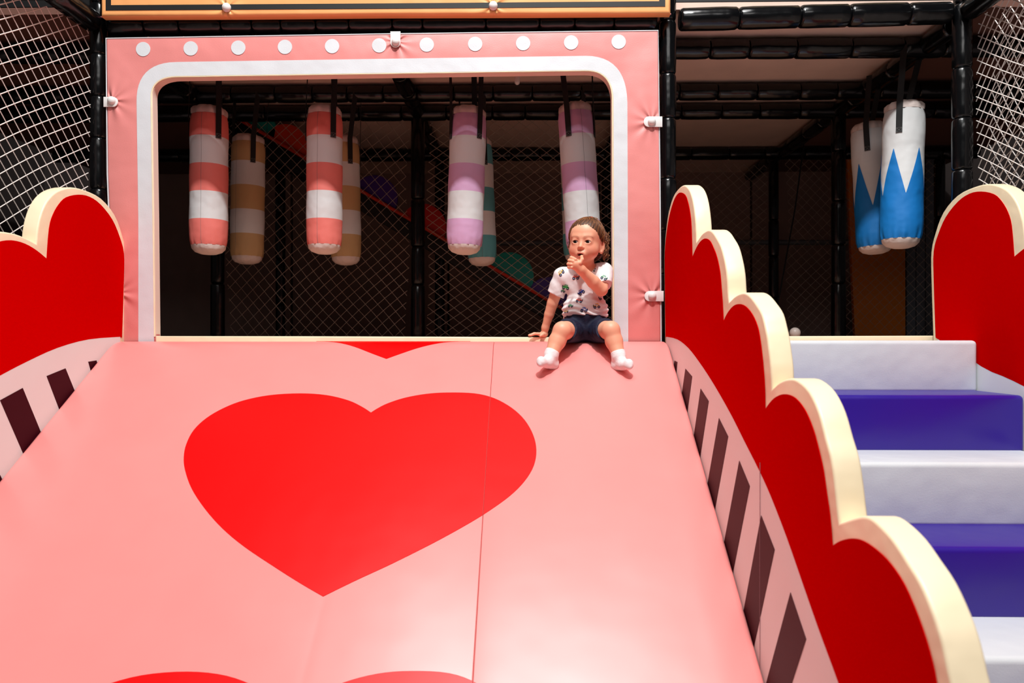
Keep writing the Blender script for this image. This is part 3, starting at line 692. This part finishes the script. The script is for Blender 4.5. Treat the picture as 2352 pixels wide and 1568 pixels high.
# ------------------------------------------------------------------ the child: one body surface from smooth-blended volumes
def surface_nets(Fd, org, h):
    ins = Fd < 0
    c = np.zeros(tuple(s - 1 for s in Fd.shape), np.uint8)
    for dx in (0, 1):
        for dy in (0, 1):
            for dz in (0, 1): c += ins[dx:ins.shape[0] - 1 + dx, dy:ins.shape[1] - 1 + dy, dz:ins.shape[2] - 1 + dz]
    act = (c > 0) & (c < 8); I = np.argwhere(act); idx = np.full(c.shape, -1, np.int32); idx[act] = np.arange(len(I))
    acc = np.zeros((len(I), 3)); cnt = np.zeros(len(I))
    corners = [(dx, dy, dz) for dx in (0, 1) for dy in (0, 1) for dz in (0, 1)]
    for a in corners:
        for ax in range(3):
            if a[ax]: continue
            b = list(a); b[ax] = 1
            v0 = Fd[I[:, 0] + a[0], I[:, 1] + a[1], I[:, 2] + a[2]]; v1 = Fd[I[:, 0] + b[0], I[:, 1] + b[1], I[:, 2] + b[2]]
            mk = (v0 < 0) != (v1 < 0); t = np.where(mk, v0 / np.where(mk, v0 - v1, 1), 0)
            p = np.array(a, float)[None, :].repeat(len(I), 0); p[:, ax] += t
            acc[mk] += p[mk]; cnt[mk] += 1
    V = (I + acc / cnt[:, None]) * h + np.array(org)
    Q = []
    for ax in range(3):
        o1, o2 = (ax + 1) % 3, (ax + 2) % 3
        sl0 = [slice(1, -1)] * 3; sl1 = [slice(1, -1)] * 3; sl0[ax] = slice(0, -1); sl1[ax] = slice(1, None)
        A, B = ins[tuple(sl0)], ins[tuple(sl1)]
        E = np.argwhere(A != B); flip = A[A != B]
        off = np.ones(3, int); off[ax] = 0; E = E + off
        def cell(d1, d2):
            q = E.copy(); q[:, o1] += d1; q[:, o2] += d2; return idx[q[:, 0], q[:, 1], q[:, 2]]
        q = np.stack([cell(-1, -1), cell(0, -1), cell(0, 0), cell(-1, 0)], 1)
        q[~flip] = q[~flip][:, ::-1]; Q.append(q)
    return V, np.concatenate(Q)
class Vol:
    def __init__(s, lo, hi, h):
        s.lo = np.array(lo, float); s.h = h; s.n = np.ceil((np.array(hi) - s.lo) / h).astype(int) + 1
        s.F = np.full(tuple(s.n), 0.05, np.float32); s.ax = [s.lo[i] + h * np.arange(s.n[i]) for i in range(3)]
    def sub(s, lo, hi):
        a = np.clip(((np.array(lo) - s.lo) / s.h).astype(int), 0, s.n); b = np.clip(((np.array(hi) - s.lo) / s.h).astype(int) + 2, 0, s.n)
        sl = tuple(slice(a[i], b[i]) for i in range(3))
        X = s.ax[0][sl[0]][:, None, None]; Y = s.ax[1][sl[1]][None, :, None]; Z = s.ax[2][sl[2]][None, None, :]
        return sl, X, Y, Z
    def put(s, sl, d, k, op):
        A = s.F[sl]
        if op == 'sub': hh = np.maximum(k - np.abs(A + d), 0) / k; A = np.maximum(A, -d) + hh * hh * k / 4
        else: hh = np.maximum(k - np.abs(A - d), 0) / k; A = np.minimum(A, d) - hh * hh * k / 4
        s.F[sl] = A
    def cap(s, a, b, ra, rb, k=0.01, op='add'):
        a, b = np.array(a, float), np.array(b, float); m = max(ra, rb) + k + 0.006
        sl, X, Y, Z = s.sub(np.minimum(a, b) - m, np.maximum(a, b) + m); ba = b - a; L2 = np.dot(ba, ba) + 1e-12
        t = np.clip(((X - a[0]) * ba[0] + (Y - a[1]) * ba[1] + (Z - a[2]) * ba[2]) / L2, 0, 1)
        d = np.sqrt((X - a[0] - t * ba[0]) ** 2 + (Y - a[1] - t * ba[1]) ** 2 + (Z - a[2] - t * ba[2]) ** 2) - (ra + (rb - ra) * t)
        s.put(sl, d.astype(np.float32), k, op)
    def chain(s, pts, rad, k=0.01):
        for i in range(len(pts) - 1): s.cap(pts[i], pts[i + 1], rad[i], rad[i + 1], k)
    def ell(s, c, r, k=0.01, M=None, op='add'):
        c = np.array(c, float); M = np.eye(3) if M is None else M; r = np.array(r, float); m = r.max() + k + 0.006
        sl, X, Y, Z = s.sub(c - m, c + m); P = [X - c[0], Y - c[1], Z - c[2]]
        q = [P[0] * M[i][0] + P[1] * M[i][1] + P[2] * M[i][2] for i in range(3)]
        k0 = np.sqrt(sum((q[i] / r[i]) ** 2 for i in range(3))); k1 = np.sqrt(sum((q[i] / r[i] ** 2) ** 2 for i in range(3))) + 1e-9
        s.put(sl, (k0 * (k0 - 1) / k1).astype(np.float32), k, op)
    def plane(s, p, n, lo=None, hi=None, k=0.002):
        """cut away what lies on the +n side of p (inside the given box)"""
        n = np.array(n, float); n /= np.linalg.norm(n)
        sl, X, Y, Z = s.sub(s.lo if lo is None else lo, s.lo + s.n * s.h if hi is None else hi)
        d = (X - p[0]) * n[0] + (Y - p[1]) * n[1] + (Z - p[2]) * n[2]; A = s.F[sl]
        hh = np.maximum(k - np.abs(A - d), 0) / k; s.F[sl] = (np.maximum(A, d) + hh * hh * k / 4).astype(np.float32)
    def mesh(s): return surface_nets(s.F, s.lo, s.h)
def vmesh(name, V, Q, m, parent, col=None):
    me = bpy.data.meshes.new(name); me.vertices.add(len(V)); me.vertices.foreach_set('co', V.astype(np.float32).ravel())
    me.loops.add(len(Q) * 4); me.loops.foreach_set('vertex_index', Q.astype(np.int32).ravel())
    me.polygons.add(len(Q)); me.polygons.foreach_set('loop_start', np.arange(0, len(Q) * 4, 4, dtype=np.int32))
    me.polygons.foreach_set('use_smooth', np.ones(len(Q), bool)); me.update(calc_edges=True)
    if col is not None:
        a = me.color_attributes.new('Col', 'FLOAT_COLOR', 'POINT'); a.data.foreach_set('color', np.concatenate([col, np.ones((len(col), 1))], 1).astype(np.float32).ravel())
    return link(name, me, m, parent)
C = U
# joints
HY = R(20)
fw = np.array([-math.sin(HY), -math.cos(HY), -0.03]); fw /= np.linalg.norm(fw)
rt_ = np.array([math.cos(HY), -math.sin(HY), -0.045]); rt_ -= fw * np.dot(rt_, fw); rt_ /= np.linalg.norm(rt_)
up_ = np.cross(fw, rt_); up_ = up_ if up_[2] > 0 else -up_
HM = np.array([rt_, fw, up_]); HC_ = C(1347, 554, -0.02)
def H(x, y, z): return HC_ + rt_ * x + fw * y + up_ * z
sh1, el1, wr1 = C(1291, 634, .03), C(1269, 696, .055), C(1252.5, 752, .085)
sh2, el2, wr2 = C(1387, 624, .02), C(1381, 665, -.055), C(1334, 619, -.118)
hip1, kn1, an1 = C(1320, 761, .04), C(1291, 759, -.125), C(1266, 814, -.155)
hip2, kn2, an2 = C(1368, 761, .04), C(1403, 758, -.125), C(1421, 816, -.155)
pelv, belly, chest, neck = C(1344, 752, .04), C(1344, 710, .03), C(1343, 652, .03), C(1347, 612, .02)
heel1, toe1 = C(1270, 836, -.143), C(1243, 831, -.215)
heel2, toe2 = C(1417, 839, -.143), C(1444, 837, -.215)
person = thing('person', 'toddler in white printed shirt and navy shorts sitting atop the slide, finger in mouth', 'person', (pelv[0], 0.04, P0 + 0.01))
lo = np.array([C(1203, 800, .03)[0], -.29, P0 - .14]); hi = np.array([C(1462, 800, -.15)[0], .16, P0 + .53])
VB = Vol(lo, hi, 0.0019)
# trunk and limbs
VB.ell(pelv, (.078, .06, .055), .02); VB.ell(belly, (.08, .062, .07), .03); VB.ell(chest, (.07, .05, .07), .03)
VB.cap(sh1, sh2, .028, .028, .03); VB.cap(neck - np.array([0, 0, .01]), H(0, -.012, -.05), .029, .030, .02)
VB.chain([sh1, el1 * .5 + sh1 * .5, el1, wr1 * .45 + el1 * .55, wr1], [.027, .0255, .0225, .0205, .0145], .004)
VB.chain([sh2, el2, wr2 * .4 + el2 * .6, wr2], [.027, .0255, .0255, .0180], .005)
for hp_, kn_, an_, sx in ((hip1, kn1, an1, -1), (hip2, kn2, an2, 1)):
    VB.cap(hp_, kn_, .045, .036, .01)
    cf = kn_ * .55 + an_ * .45 + np.array([0, .008, 0]); VB.chain([kn_, cf, an_], [.0335, .0335, .0235], .007)
for he_, to_, an_ in ((heel1, toe1, an1), (heel2, toe2, an2)):
    VB.cap(an_, he_, .021, .017, .012); VB.cap(he_, to_, .016, .013, .012)
# resting hand (image left): palm down on the sill, fingers to the left
zs = P0 + 0.0165
pal = np.array([C(1247, 764, .07)[0], .095, zs + .013])
VB.ell(pal, (.021, .021, .0105), .008); VB.cap(wr1, pal + np.array([.006, 0, .002]), .0145, .012, .01)
for i, (fy, ln, sp) in enumerate(((-.017, .036, -.010), (-.006, .041, -.003), (.006, .039, .004), (.016, .031, .010))):
    kx = pal + np.array([-.016, fy, .002]); pi = kx + np.array([-ln * .5, sp * .5, .001]); ti = kx + np.array([-ln, sp, -.0055])
    VB.chain([kx, pi, ti], [.0064, .0058, .0048], .003)
VB.chain([pal + np.array([.004, -.014, 0]), pal + np.array([-.002, -.027, -.001]), pal + np.array([-.010, -.036, -.006])], [.0085, .0068, .0056], .005)
# raised hand (image right arm): back of the hand to the viewer, index finger hooked in the mouth
pc = C(1322, 607, -.129)
VB.ell(pc, (.022, .013, .021), .008, np.array([[.8, 0, .6], [0, 1, 0], [-.6, 0, .8]])); VB.cap(wr2, pc, .0175, .016, .012)
TH = [C(1332, 604, -.138), C(1337, 596, -.134), C(1335.5, 586, -.100)]
VB.chain(TH, [.0085, .0072, .0060], .004)
for (k0, k1, k2, rr) in (((1322, 596), (1312, 591.5), (1317, 592), .0066), ((1316, 600), (1307.5, 598), (1313, 600), .0066), ((1312, 607), (1305, 606), (1311, 607), .0063), ((1313, 614), (1306, 613.5), (1312, 613), .0057)):
    VB.chain([C(*k0, -.139), C(*k1, -.127), C(*k2, -.110)], [rr, rr * .98, rr * .85], .0028)
# head
VB.ell(H(0, -.016, .020), (.0695, .080, .071), .01, HM)
VB.ell(H(0, .020, -.020), (.0575, .057, .066), .02, HM)
VB.ell(H(0, .032, .030), (.055, .043, .045), .02, HM)
for s in (-1, 1):
    VB.ell(H(s * .0285, .040, -.043), (.0275, .031, .027), .02, HM)
    VB.cap(H(s * .010, .070, .010), H(s * .032, .061, .012), .007, .007, .014)
VB.ell(H(0, .052, -.074), (.019, .018, .016), .018, HM)
VB.ell(H(0, .066, -.056), (.021, .016, .017), .014, HM)
for s in (-1, 1): VB.ell(H(s * .0255, .0865, -.008), (.014, .012, .010), .012, HM, op='sub')
VB.cap(H(0, .070, .000), H(0, .082, -.027), .0056, .0070, .010); VB.ell(H(0, .0862, -.0295), (.0085, .0080, .0070), .006, HM)
for s in (-1, 1):
    VB.ell(H(s * .0080, .0795, -.0325), (.0058, .006, .005), .004, HM)
    VB.ell(H(s * .0042, .0860, -.0378), (.0026, .004, .0028), .002, HM, op='sub')
VB.chain([H(-.015, .073, -.0585), H(-.005, .0825, -.0535), H(0, .083, -.0545), H(.005, .0825, -.0535), H(.015, .073, -.0585)], [.003, .0045, .0042, .0045, .003], .004)
VB.chain([H(-.013, .073, -.0625), H(0, .080, -.0685), H(.013, .073, -.0625)], [.003, .0055, .003], .005)
VB.ell(H(0, .086, -.0605), (.0115, .014, .0042), .003, HM, op='sub')
for s in (-1, 1):              # lids: open an almond for the eyeball
    VB.ell(H(s * .0255, .0615, -.009), (.0150, .0150, .0150), .008, HM)
    VB.ell(H(s * .0255, .083, -.0085), (.0122, .020, .0066), .002, HM, op='sub')
for s in (-1, 1):              # ears
    EM = np.array([rt_ * .85 * s + fw * .5, fw * .85 - rt_ * .5 * s, up_]); EM[0] /= np.linalg.norm(EM[0]); EM[1] /= np.linalg.norm(EM[1])
    ec = H(s * .0635, .000, -.022); VB.ell(ec, (.0075, .0165, .0255), .006, EM)
    VB.ell(ec + rt_ * s * .0075 + fw * .004 + up_ * .003, (.005, .009, .015), .004, EM, op='sub')
    VB.ell(ec - up_ * .021 + fw * .003, (.0065, .008, .008), .005, HM)
V, Q = VB.mesh()
D = V - HC_; hx, hy, hz = D @ rt_, D @ fw, D @ up_
skin = np.array(lin((238, 172, 140))); red = np.array(lin((214, 104, 84))); lip = np.array(lin((186, 84, 76))); brow = np.array(lin((120, 72, 48)))
col = np.tile(skin, (len(V), 1)); head = (np.abs(hx) < .09) & (np.abs(hy) < .11) & (hz > -.1) & (hz < .11)
def mix(mask, c): 
    global col
    col = col * (1 - mask[:, None]) + c[None, :] * mask[:, None]
g = lambda cx, cy, cz, r: np.exp(-(((hx - cx) / r) ** 2 + ((hy - cy) / r) ** 2 + ((hz - cz) / r) ** 2)) * head
mix(.55 * np.clip(g(-.036, .06, -.038, .022) + g(.036, .06, -.038, .022), 0, 1), red)
mix(.35 * g(0, .09, -.032, .012), red)
for s in (-1, 1):
    u = (hx * s - .027) / .017; arc = .0125 - .004 * u * u; mk = np.clip(1 - ((hz - arc) / .0033) ** 2, 0, 1) * (np.abs(u) < 1) * (hy > .04) * head; mix(.36 * mk, brow)
    e = ((hx * s - .0255) / .0145) ** 2 + ((hz + .009) / .0075) ** 2; mk = np.clip(1.6 - e, 0, 1) * (hy > .05) * head; mix(.12 * mk, np.array(lin((150, 70, 55))))
    mk = np.clip(1 - ((hz - (-.0035 - .0045 * ((hx * s - .0255) / .0125) ** 2)) / .0022) ** 2, 0, 1) * (np.abs(hx * s - .0255) < .0135) * (hy > .055) * head; mix(.6 * mk, np.array(lin((40, 22, 18))))
ml = np.clip(1.4 - ((hx / .0165) ** 2 + ((hz + .0605) / .0105) ** 2), 0, 1) * (hy > .07) * head; mix(.8 * np.clip(ml, 0, 1), lip)
mm = np.clip(1.5 - ((hx / .0115) ** 2 + ((hz + .0605) / .0042) ** 2), 0, 1) * (hy > .055) * (hy < .0835) * head; mix(np.clip(mm, 0, 1), np.array(lin((60, 14, 14))))
hd = np.linalg.norm(V - TH[2], axis=1) < .03
nearhand = ((V[:, 1] < -.108) & (np.linalg.norm(V - pc, axis=1) < .06)); col[nearhand] = skin * np.array([1, .93, .9])
M_SKIN = mat('skin', (222, 150, 116), 0.48, attr='Col', sss=0.12, var=0.015)
body = vmesh('body', V, Q, M_SKIN, person, col)
# eyes
for s in (-1, 1):
    c = H(s * .0255, .0605, -.009); bm = bmesh.new(); bmesh.ops.create_uvsphere(bm, u_segments=32, v_segments=24, radius=.0135)
    gz = H(s * .0255 - .016, .0605 + .1, -.010) - c; gz /= np.linalg.norm(gz); cols = []
    me = bpy.data.meshes.new('eye')
    for v in bm.verts:
        n_ = np.array(v.co) / .0135; a = math.acos(max(-1, min(1, float(np.dot(n_, gz)))))
        cc = lin((8, 6, 6)) if a < .3 else lin((30, 16, 11)) if a < .68 else lin((205, 192, 188)); cols.append(cc); v.co = Vector(c) + v.co
    bm.to_mesh(me); bm.free(); at = me.color_attributes.new('Col', 'FLOAT_COLOR', 'POINT')
    for i, cc in enumerate(cols): at.data[i].color = (*cc, 1)
    finish(me, True, 180); link('eye', me, mat('eye_surface', (200, 190, 185), 0.12, attr='Col'), person)
# shirt
M_SHIRT = mat('white_jersey', (238, 234, 234), 0.8, bump=.0004, bscale=900, wav=.0025, wscale=30)
VS = Vol(np.array([C(1245, 700, .05)[0], -.09, P0 + .06]), np.array([C(1412, 700, .0)[0], .13, P0 + .36]), 0.0021)
VS.ell(belly + np.array([0, 0, -.005]), (.094, .072, .075), .03); VS.ell(chest, (.082, .062, .078), .03); VS.cap(sh1 + np.array([.006, 0, 0]), sh2 + np.array([-.004, 0, 0]), .034, .036, .03)
VS.ell(pelv + np.array([0, 0, .014]), (.098, .081, .056), .02)
def sleeve(a, b, ra, rb, cut, nrm):
    t = Vol(VS.lo, VS.lo + (VS.n - 1) * VS.h, VS.h); t.n = VS.n; t.F = np.full(VS.F.shape, .05, np.float32); t.ax = VS.ax
    t.cap(a, b, ra, rb, .01); t.plane(cut, nrm, k=.004)
    kk = .014; hh = np.maximum(kk - np.abs(VS.F - t.F), 0) / kk; VS.F = (np.minimum(VS.F, t.F) - hh * hh * kk / 4).astype(np.float32)
ax1 = (el1 - sh1) / np.linalg.norm(el1 - sh1)
SLV = [(sh1, sh1 + ax1 * .12, .0355, .0375, sh1 + ax1 * .080, ax1 + np.array([-.1, 0, 0])), (sh2, el2 + np.array([.006, .006, .004]), .037, .037, C(1391, 660, -.03), np.array([.35, -.55, -.75]))]
VS.cap(neck + np.array([0, -.012, -.004]), H(0, .005, -.05), .036, .040, .006, 'sub')
VS.plane(C(1344, 724, -.02), (0, -.12, -1), k=.004)
for q_ in SLV: sleeve(*q_)
VS.cap(neck + np.array([0, -.012, -.004]), H(0, .005, -.05), .036, .040, .006, 'sub')
# cloth folds
X, Y, Z = VS.ax[0][:, None, None], VS.ax[1][None, :, None], VS.ax[2][None, None, :]
zr = Z - P0; xr_ = X - pelv[0]
amp = 0.0028 * np.exp(-((zr - .125) / .045) ** 2)
VS.F += (amp * np.sin(zr * 300 + 22 * xr_ + 5 * np.sin(xr_ * 30)) + 0.0013 * np.sin(xr_ * 120 + zr * 90) * np.exp(-((zr - .24) / .06) ** 2)).astype(np.float32)
V, Q = VS.mesh(); shirt = vmesh('shirt', V, Q, M_SHIRT, person); shirt['label'] = 'white shirt with small printed trucks'
bvh = BVHTree.FromPolygons([Vector(v) for v in V], [tuple(q) for q in Q])
# shorts
M_SHORT = mat('navy_jersey', (9, 16, 48), 0.75, bump=.0004, bscale=700, wav=.005, wscale=40)
VH = Vol(np.array([C(1268, 700, .05)[0], -.16, P0 - .03]), np.array([C(1430, 700, .0)[0], .13, P0 + .15]), 0.0022)
VH.ell(pelv, (.089, .070, .06), .02); VH.ell(belly + np.array([0, 0, -.025]), (.084, .066, .055), .02)
for hp_, kn_, sx in ((hip1, kn1, -1), (hip2, kn2, 1)):
    VH.cap(hp_, kn_, .052, .046, .016)
    ax = (kn_ - hp_) / np.linalg.norm(kn_ - hp_)
    lo_, hi_ = (VH.lo, np.array([pelv[0], .13, P0 + .2])) if sx < 0 else (np.array([pelv[0], -.2, P0 - .03]), VH.lo + VH.n * VH.h)
    VH.plane(hp_ + ax * .130, ax + np.array([0, 0, .28]), lo_, hi_, .004)
X, Y, Z = VH.ax[0][:, None, None], VH.ax[1][None, :, None], VH.ax[2][None, None, :]
VH.F += (0.0016 * np.sin((Y * 210 + (X - pelv[0]) * 60 * np.sign(X - pelv[0])))).astype(np.float32)
VH.plane((0, 0, P0 - 0.006), (0, 0, -1), k=.006)
V, Q = VH.mesh(); shorts = vmesh('shorts', V, Q, M_SHORT, person); shorts['label'] = 'navy blue shorts'
# socks
M_SOCK = mat('white_cotton', (240, 232, 232), 0.85, bump=.0008, bscale=500, wav=.002, wscale=60)
for an_, he_, to_, kn_, sx in ((an1, heel1, toe1, kn1, -1), (an2, heel2, toe2, kn2, 1)):
    VK = Vol(np.minimum(np.minimum(an_, he_), to_) - .04, np.maximum(np.maximum(an_, he_), to_) + .04, 0.0018)
    upv = (kn_ - an_) / np.linalg.norm(kn_ - an_)
    VK.chain([an_ + upv * .016, an_, he_ + np.array([0, .002, 0])], [.0275, .0255, .0225], .010)
    mid = he_ * .5 + to_ * .5 + np.array([0, -.004, .002])
    VK.chain([he_ + np.array([0, -.004, 0]), mid, to_], [.0215, .0205, .0175], .008)
    VK.cap(an_ + np.array([0, -.008, -.008]), mid + np.array([0, 0, .006]), .020, .016, .014)
    side = np.cross(to_ - he_, upv); side /= np.linalg.norm(side); tw = np.array([0, .4, .9]); VK.cap(to_ + tw * .005, to_ - tw * .004, .0165, .0155, .006)
    VK.plane(an_ + upv * .017, upv, k=.005)
    for j in range(5):           # toe bumps
        t = (j - 2) * .0062; VK.ell(to_ + tw * t + (to_ - he_) / np.linalg.norm(to_ - he_) * (.0095 - abs(j - 1.2) * .0014), (.0062,) * 3, .006)
    V, Q = VK.mesh(); so = vmesh('sock', V, Q, M_SOCK, person); so['label'] = 'white ankle sock'
    V, F = [], []
    # ribbed cuff
# hair
M_HAIR = mat('brown_hair', (98, 58, 34), 0.5, attr='Col', bump=.0014, bscale=330)
VHr = Vol(HC_ - .125, HC_ + .125, 0.002)
VHr.ell(H(0, -.017, .021), (.0728, .0840, .0745), .01, HM); VHr.ell(H(0, .028, .030), (.0572, .0458, .0475), .02, HM)
VHr.ell(H(.006, -.030, .090), (.016, .018, .012), .015, HM)
VHr.ell(H(.0, -.075, -.035), (.050, .028, .045), .02, HM)
X, Y, Z = VHr.ax[0][:, None, None] - HC_[0], VHr.ax[1][None, :, None] - HC_[1], VHr.ax[2][None, None, :] - HC_[2]
lx, ly, lz = [X * m_[0] + Y * m_[1] + Z * m_[2] for m_ in HM]
line = .058 - 1.28 * (.070 - ly) + .004 * np.sin(lx * 140) - .22 * np.maximum(np.abs(lx) - .035, 0)
line = np.maximum(line, -.088 + 0 * line)
d = (line - lz) / 1.55; A = VHr.F; kk = .006; hh = np.maximum(kk - np.abs(A - d), 0) / kk; VHr.F = (np.maximum(A, d) + hh * hh * kk / 4).astype(np.float32)
phi = np.arctan2(lx - .004, ly + .035)
VHr.F += (.0005 * np.sin(phi * 64 + 3 * np.sin(lz * 60)) + .0006 * np.sin(phi * 17 + lz * 90)).astype(np.float32)
V, Q = VHr.mesh(); D = V - HC_; hx, hy, hz = D @ rt_, D @ fw, D @ up_
t = .5 + .5 * np.sin(np.arctan2(hx - .004, hy + .035) * 37 + 5 * np.sin(hz * 50)); dk_, lt_ = np.array(lin((66, 38, 22))), np.array(lin((150, 94, 52)))
cl = dk_ + (lt_ - dk_) * (t * (.35 + .3 * np.clip(.07 - hz, 0, .1) / .1))[:, None]
hair = vmesh('hair', V, Q, M_HAIR, person, cl); hair['label'] = 'brown hair tied up with curls at the neck'
def scalp(x, y, z, out=.003):
    p = np.array([x, y + .016, z - .020]); q = p / np.linalg.norm(p / np.array([.0728, .084, .0745])); q = q * (1 + out / .078)
    return H(q[0], q[1] - .016, q[2] + .020)
hr = random.Random(3); SV, SF = [], []
def hl(s): # hairline point for angle parameter s in [-1,1]
    x = .058 * math.sin(s * 1.5); y = .064 * math.cos(s * 1.35) ; return x, y, .058 - 1.2 * (.066 - y)
for i in range(520):
    s = hr.uniform(-1.15, 1.15); x, y, z = hl(s); x += hr.gauss(0, .004); pts = []
    tx, ty, tz = .006 + hr.gauss(0, .006), -.030 + hr.gauss(0, .008), .088; w_ = hr.uniform(-.006, .006); o_ = hr.uniform(.0008, .0042)
    t0 = hr.uniform(0, .4)
    for k in range(9):
        t = t0 + (1 - t0) * k / 8; pts.append(scalp(x + (tx - x) * t + w_ * math.sin(3.1 * t) , y + (ty - y) * t, z + (tz - z) * t + .02 * math.sin(math.pi * t), o_ + .001 * math.sin(9 * t + i)))
    tube_mesh(pts, np.array([.0004] + [.0009] * 7 + [.0007]), 4, SV, SF)
for i in range(230):             # curls round the ear, the temple and the nape
    sd = 1 if i < 190 else -1
    if sd > 0: b = (.062 + hr.gauss(0, .003), hr.uniform(-.080, -.014), hr.uniform(-.03, .045)); ln = hr.uniform(.025, .055)
    else: b = (-.060, hr.uniform(-.03, .022), hr.uniform(-.005, .04)); ln = hr.uniform(.02, .04)
    ph = hr.uniform(0, 6.3); am = hr.uniform(.003, .0065); pts = []; fr_ = hr.uniform(6, 10); dr = hr.uniform(-.010, .012)
    for k in range(22):
        t = k / 21; pts.append(H(b[0] + sd * (.003 + .008 * t * (1 - .6 * t)) + am * math.cos(ph + fr_ * t), b[1] + am * math.sin(ph + fr_ * t) + dr * t, b[2] - ln * t))
    tube_mesh(pts, np.array([.0009] * 18 + [.0008, .0007, .0006, .0004]), 4, SV, SF)
for i in range(26):              # loose wisps on the forehead and on top
    x = hr.uniform(-.045, .02); z0 = .060 - abs(x) * .3; r_ = hr.uniform(.006, .014); pts = []; sg = hr.choice((-1, 1))
    for k in range(10):
        a = k / 9 * hr.uniform(2.4, 3.0); pts.append(scalp(x + sg * r_ * (1 - math.cos(a)), .060 - .3 * abs(x), z0 - r_ * math.sin(a) * .8, .004))
    tube_mesh(pts, .0006, 4, SV, SF)
for i in range(30):
    a0_ = hr.uniform(0, 6.3); p0 = np.array([.006, -.03, .096]); dr = np.array([math.cos(a0_), math.sin(a0_), hr.uniform(.15, .7)]); ln = hr.uniform(.012, .03); pts = []
    for k in range(8):
        t = k / 7; pts.append(H(*(p0 + dr * ln * t + np.array([0, 0, -.02 * t * t]))))
    tube_mesh(pts, .0008, 4, SV, SF)
SV = np.array(SV); me = bpy.data.meshes.new('hair_strands'); me.from_pydata([tuple(v) for v in SV], [], SF)
at = me.color_attributes.new('Col', 'FLOAT_COLOR', 'POINT'); n = len(SV); cc = np.zeros((n, 4)); cc[:, 3] = 1
tt = (np.sin(np.arange(n) // 36 * 1.7) * .5 + .5)[:, None]; cc[:, :3] = np.array(lin((70, 40, 22))) * (1 - tt) + np.array(lin((158, 98, 52))) * tt
at.data.foreach_set('color', cc.astype(np.float32).ravel()); finish(me, True, 180); o = link('hair_strands', me, M_HAIR, hair); o['kind'] = 'stuff'
V, F = tube_mesh([H(.006 + .010 * math.cos(a), -.024 + .010 * math.sin(a), .0965) for a in np.linspace(0, 2 * math.pi, 17)], .0035, 6, cap=False); build('hair_tie', V, F, mat('coral_hair_tie', (230, 60, 50), .6), hair)
# printed trucks on the shirt
TR = {'y': (240, 180, 20), 'o': (235, 90, 60), 'g': (70, 170, 90), 'b': (40, 80, 190)}
M_WH = mat('print_navy', (16, 20, 60), .8); M_HUB = mat('print_grey', (170, 175, 190), .8)
def pz(px, py):
    o_ = Vector(CAM); dd = Vector(C(px, py, 0.0) - CAM).normalized(); hit = bvh.ray_cast(o_, dd)
    if hit[0] is None: return None
    return np.array(hit[0] - dd * .0009)
def truck(cx, cy, ang, c, s=1.0, flip=1):
    ca, sa = math.cos(R(ang)), math.sin(R(ang))
    def T(x, y): x *= flip * s; y *= s; return (cx + ca * x - sa * y, cy + sa * x + ca * y)
    root = None
    def patch(name, poly, m_, par, lift):
        cxp = sum(p[0] for p in poly) / len(poly); cyp = sum(p[1] for p in poly) / len(poly)
        Pp = [pz(*T(*p)) for p in poly] + [pz(*T(cxp, cyp))]
        if any(p is None for p in Pp): return None
        Pp = [p + (CAM - p) / np.linalg.norm(CAM - p) * lift for p in Pp]; n = len(poly)
        return build(name, Pp, [(i, (i + 1) % n, n) for i in range(n)], m_, par, smooth=False)
    m_ = mat('print_' + c, TR[c], .8); V, F, MI = [], [], []
    shapes = [([(-7, 2.5), (-7, -1), (-5, -1.5), (7.5, -1.5), (8, 2.5)], m_, 0), ([(-4.5, -1.5), (-3.5, -5.5), (3.5, -5.5), (5, -1.5)], m_, 0), ([(-3.3, -1.8), (-2.6, -4.6), (-.3, -4.6), (-.3, -1.8)], M_HUB, .0004), ([(.5, -1.8), (.5, -4.6), (2.8, -4.6), (3.6, -1.8)], M_HUB, .0004)]
    for wx in (-4.3, 4.6):
        for r_, mm_, l_ in ((3.3, M_WH, .0006), (1.3, M_HUB, .001)): shapes.append(([(wx + r_ * math.cos(a), 3 + r_ * math.sin(a)) for a in [2 * math.pi * j / 12 for j in range(12)]], mm_, l_))
    shapes.append(([(7.2, 1.5), (7.2, -3), (9, -3), (9, 1.5)], M_WH, .0005))
    for poly_, mm_, l_ in shapes:
        Pp = [pz(*T(*p)) for p in poly_] + [pz(*T(sum(p[0] for p in poly_) / len(poly_), sum(p[1] for p in poly_) / len(poly_)))]
        if any(p is None for p in Pp): continue
        b0 = len(V); n = len(poly_); V += [p + (CAM - p) / np.linalg.norm(CAM - p) * l_ for p in Pp]
        for i in range(n): F.append((b0 + i, b0 + (i + 1) % n, b0 + n)); MI.append([m_, M_WH, M_HUB].index(mm_))
    if V:
        o = build('printed_truck', V, F, [m_, M_WH, M_HUB], shirt, smooth=False)
        for p, i in zip(o.data.polygons, MI): p.material_index = i
for a in ((1288, 626, -50, 'y'), (1322, 636, -3, 'o'), (1300, 659, 12, 'g', 1, -1), (1335, 670, -35, 'b', 1, -1), (1330, 689, 8, 'o', .95), (1387, 637, 22, 'g', .95), (1383, 683, -8, 'g', .9, -1), (1371, 702, -5, 'y', 1, -1), (1341, 711, 4, 'b', 1), (1300, 715, -8, 'y', .6), (1297, 682, 10, 'y', .7), (1364, 619, -75, 'g', .6), (1293, 668, 20, 'g', .6), (1310, 702, 2, 'g', .7)): truck(*a)
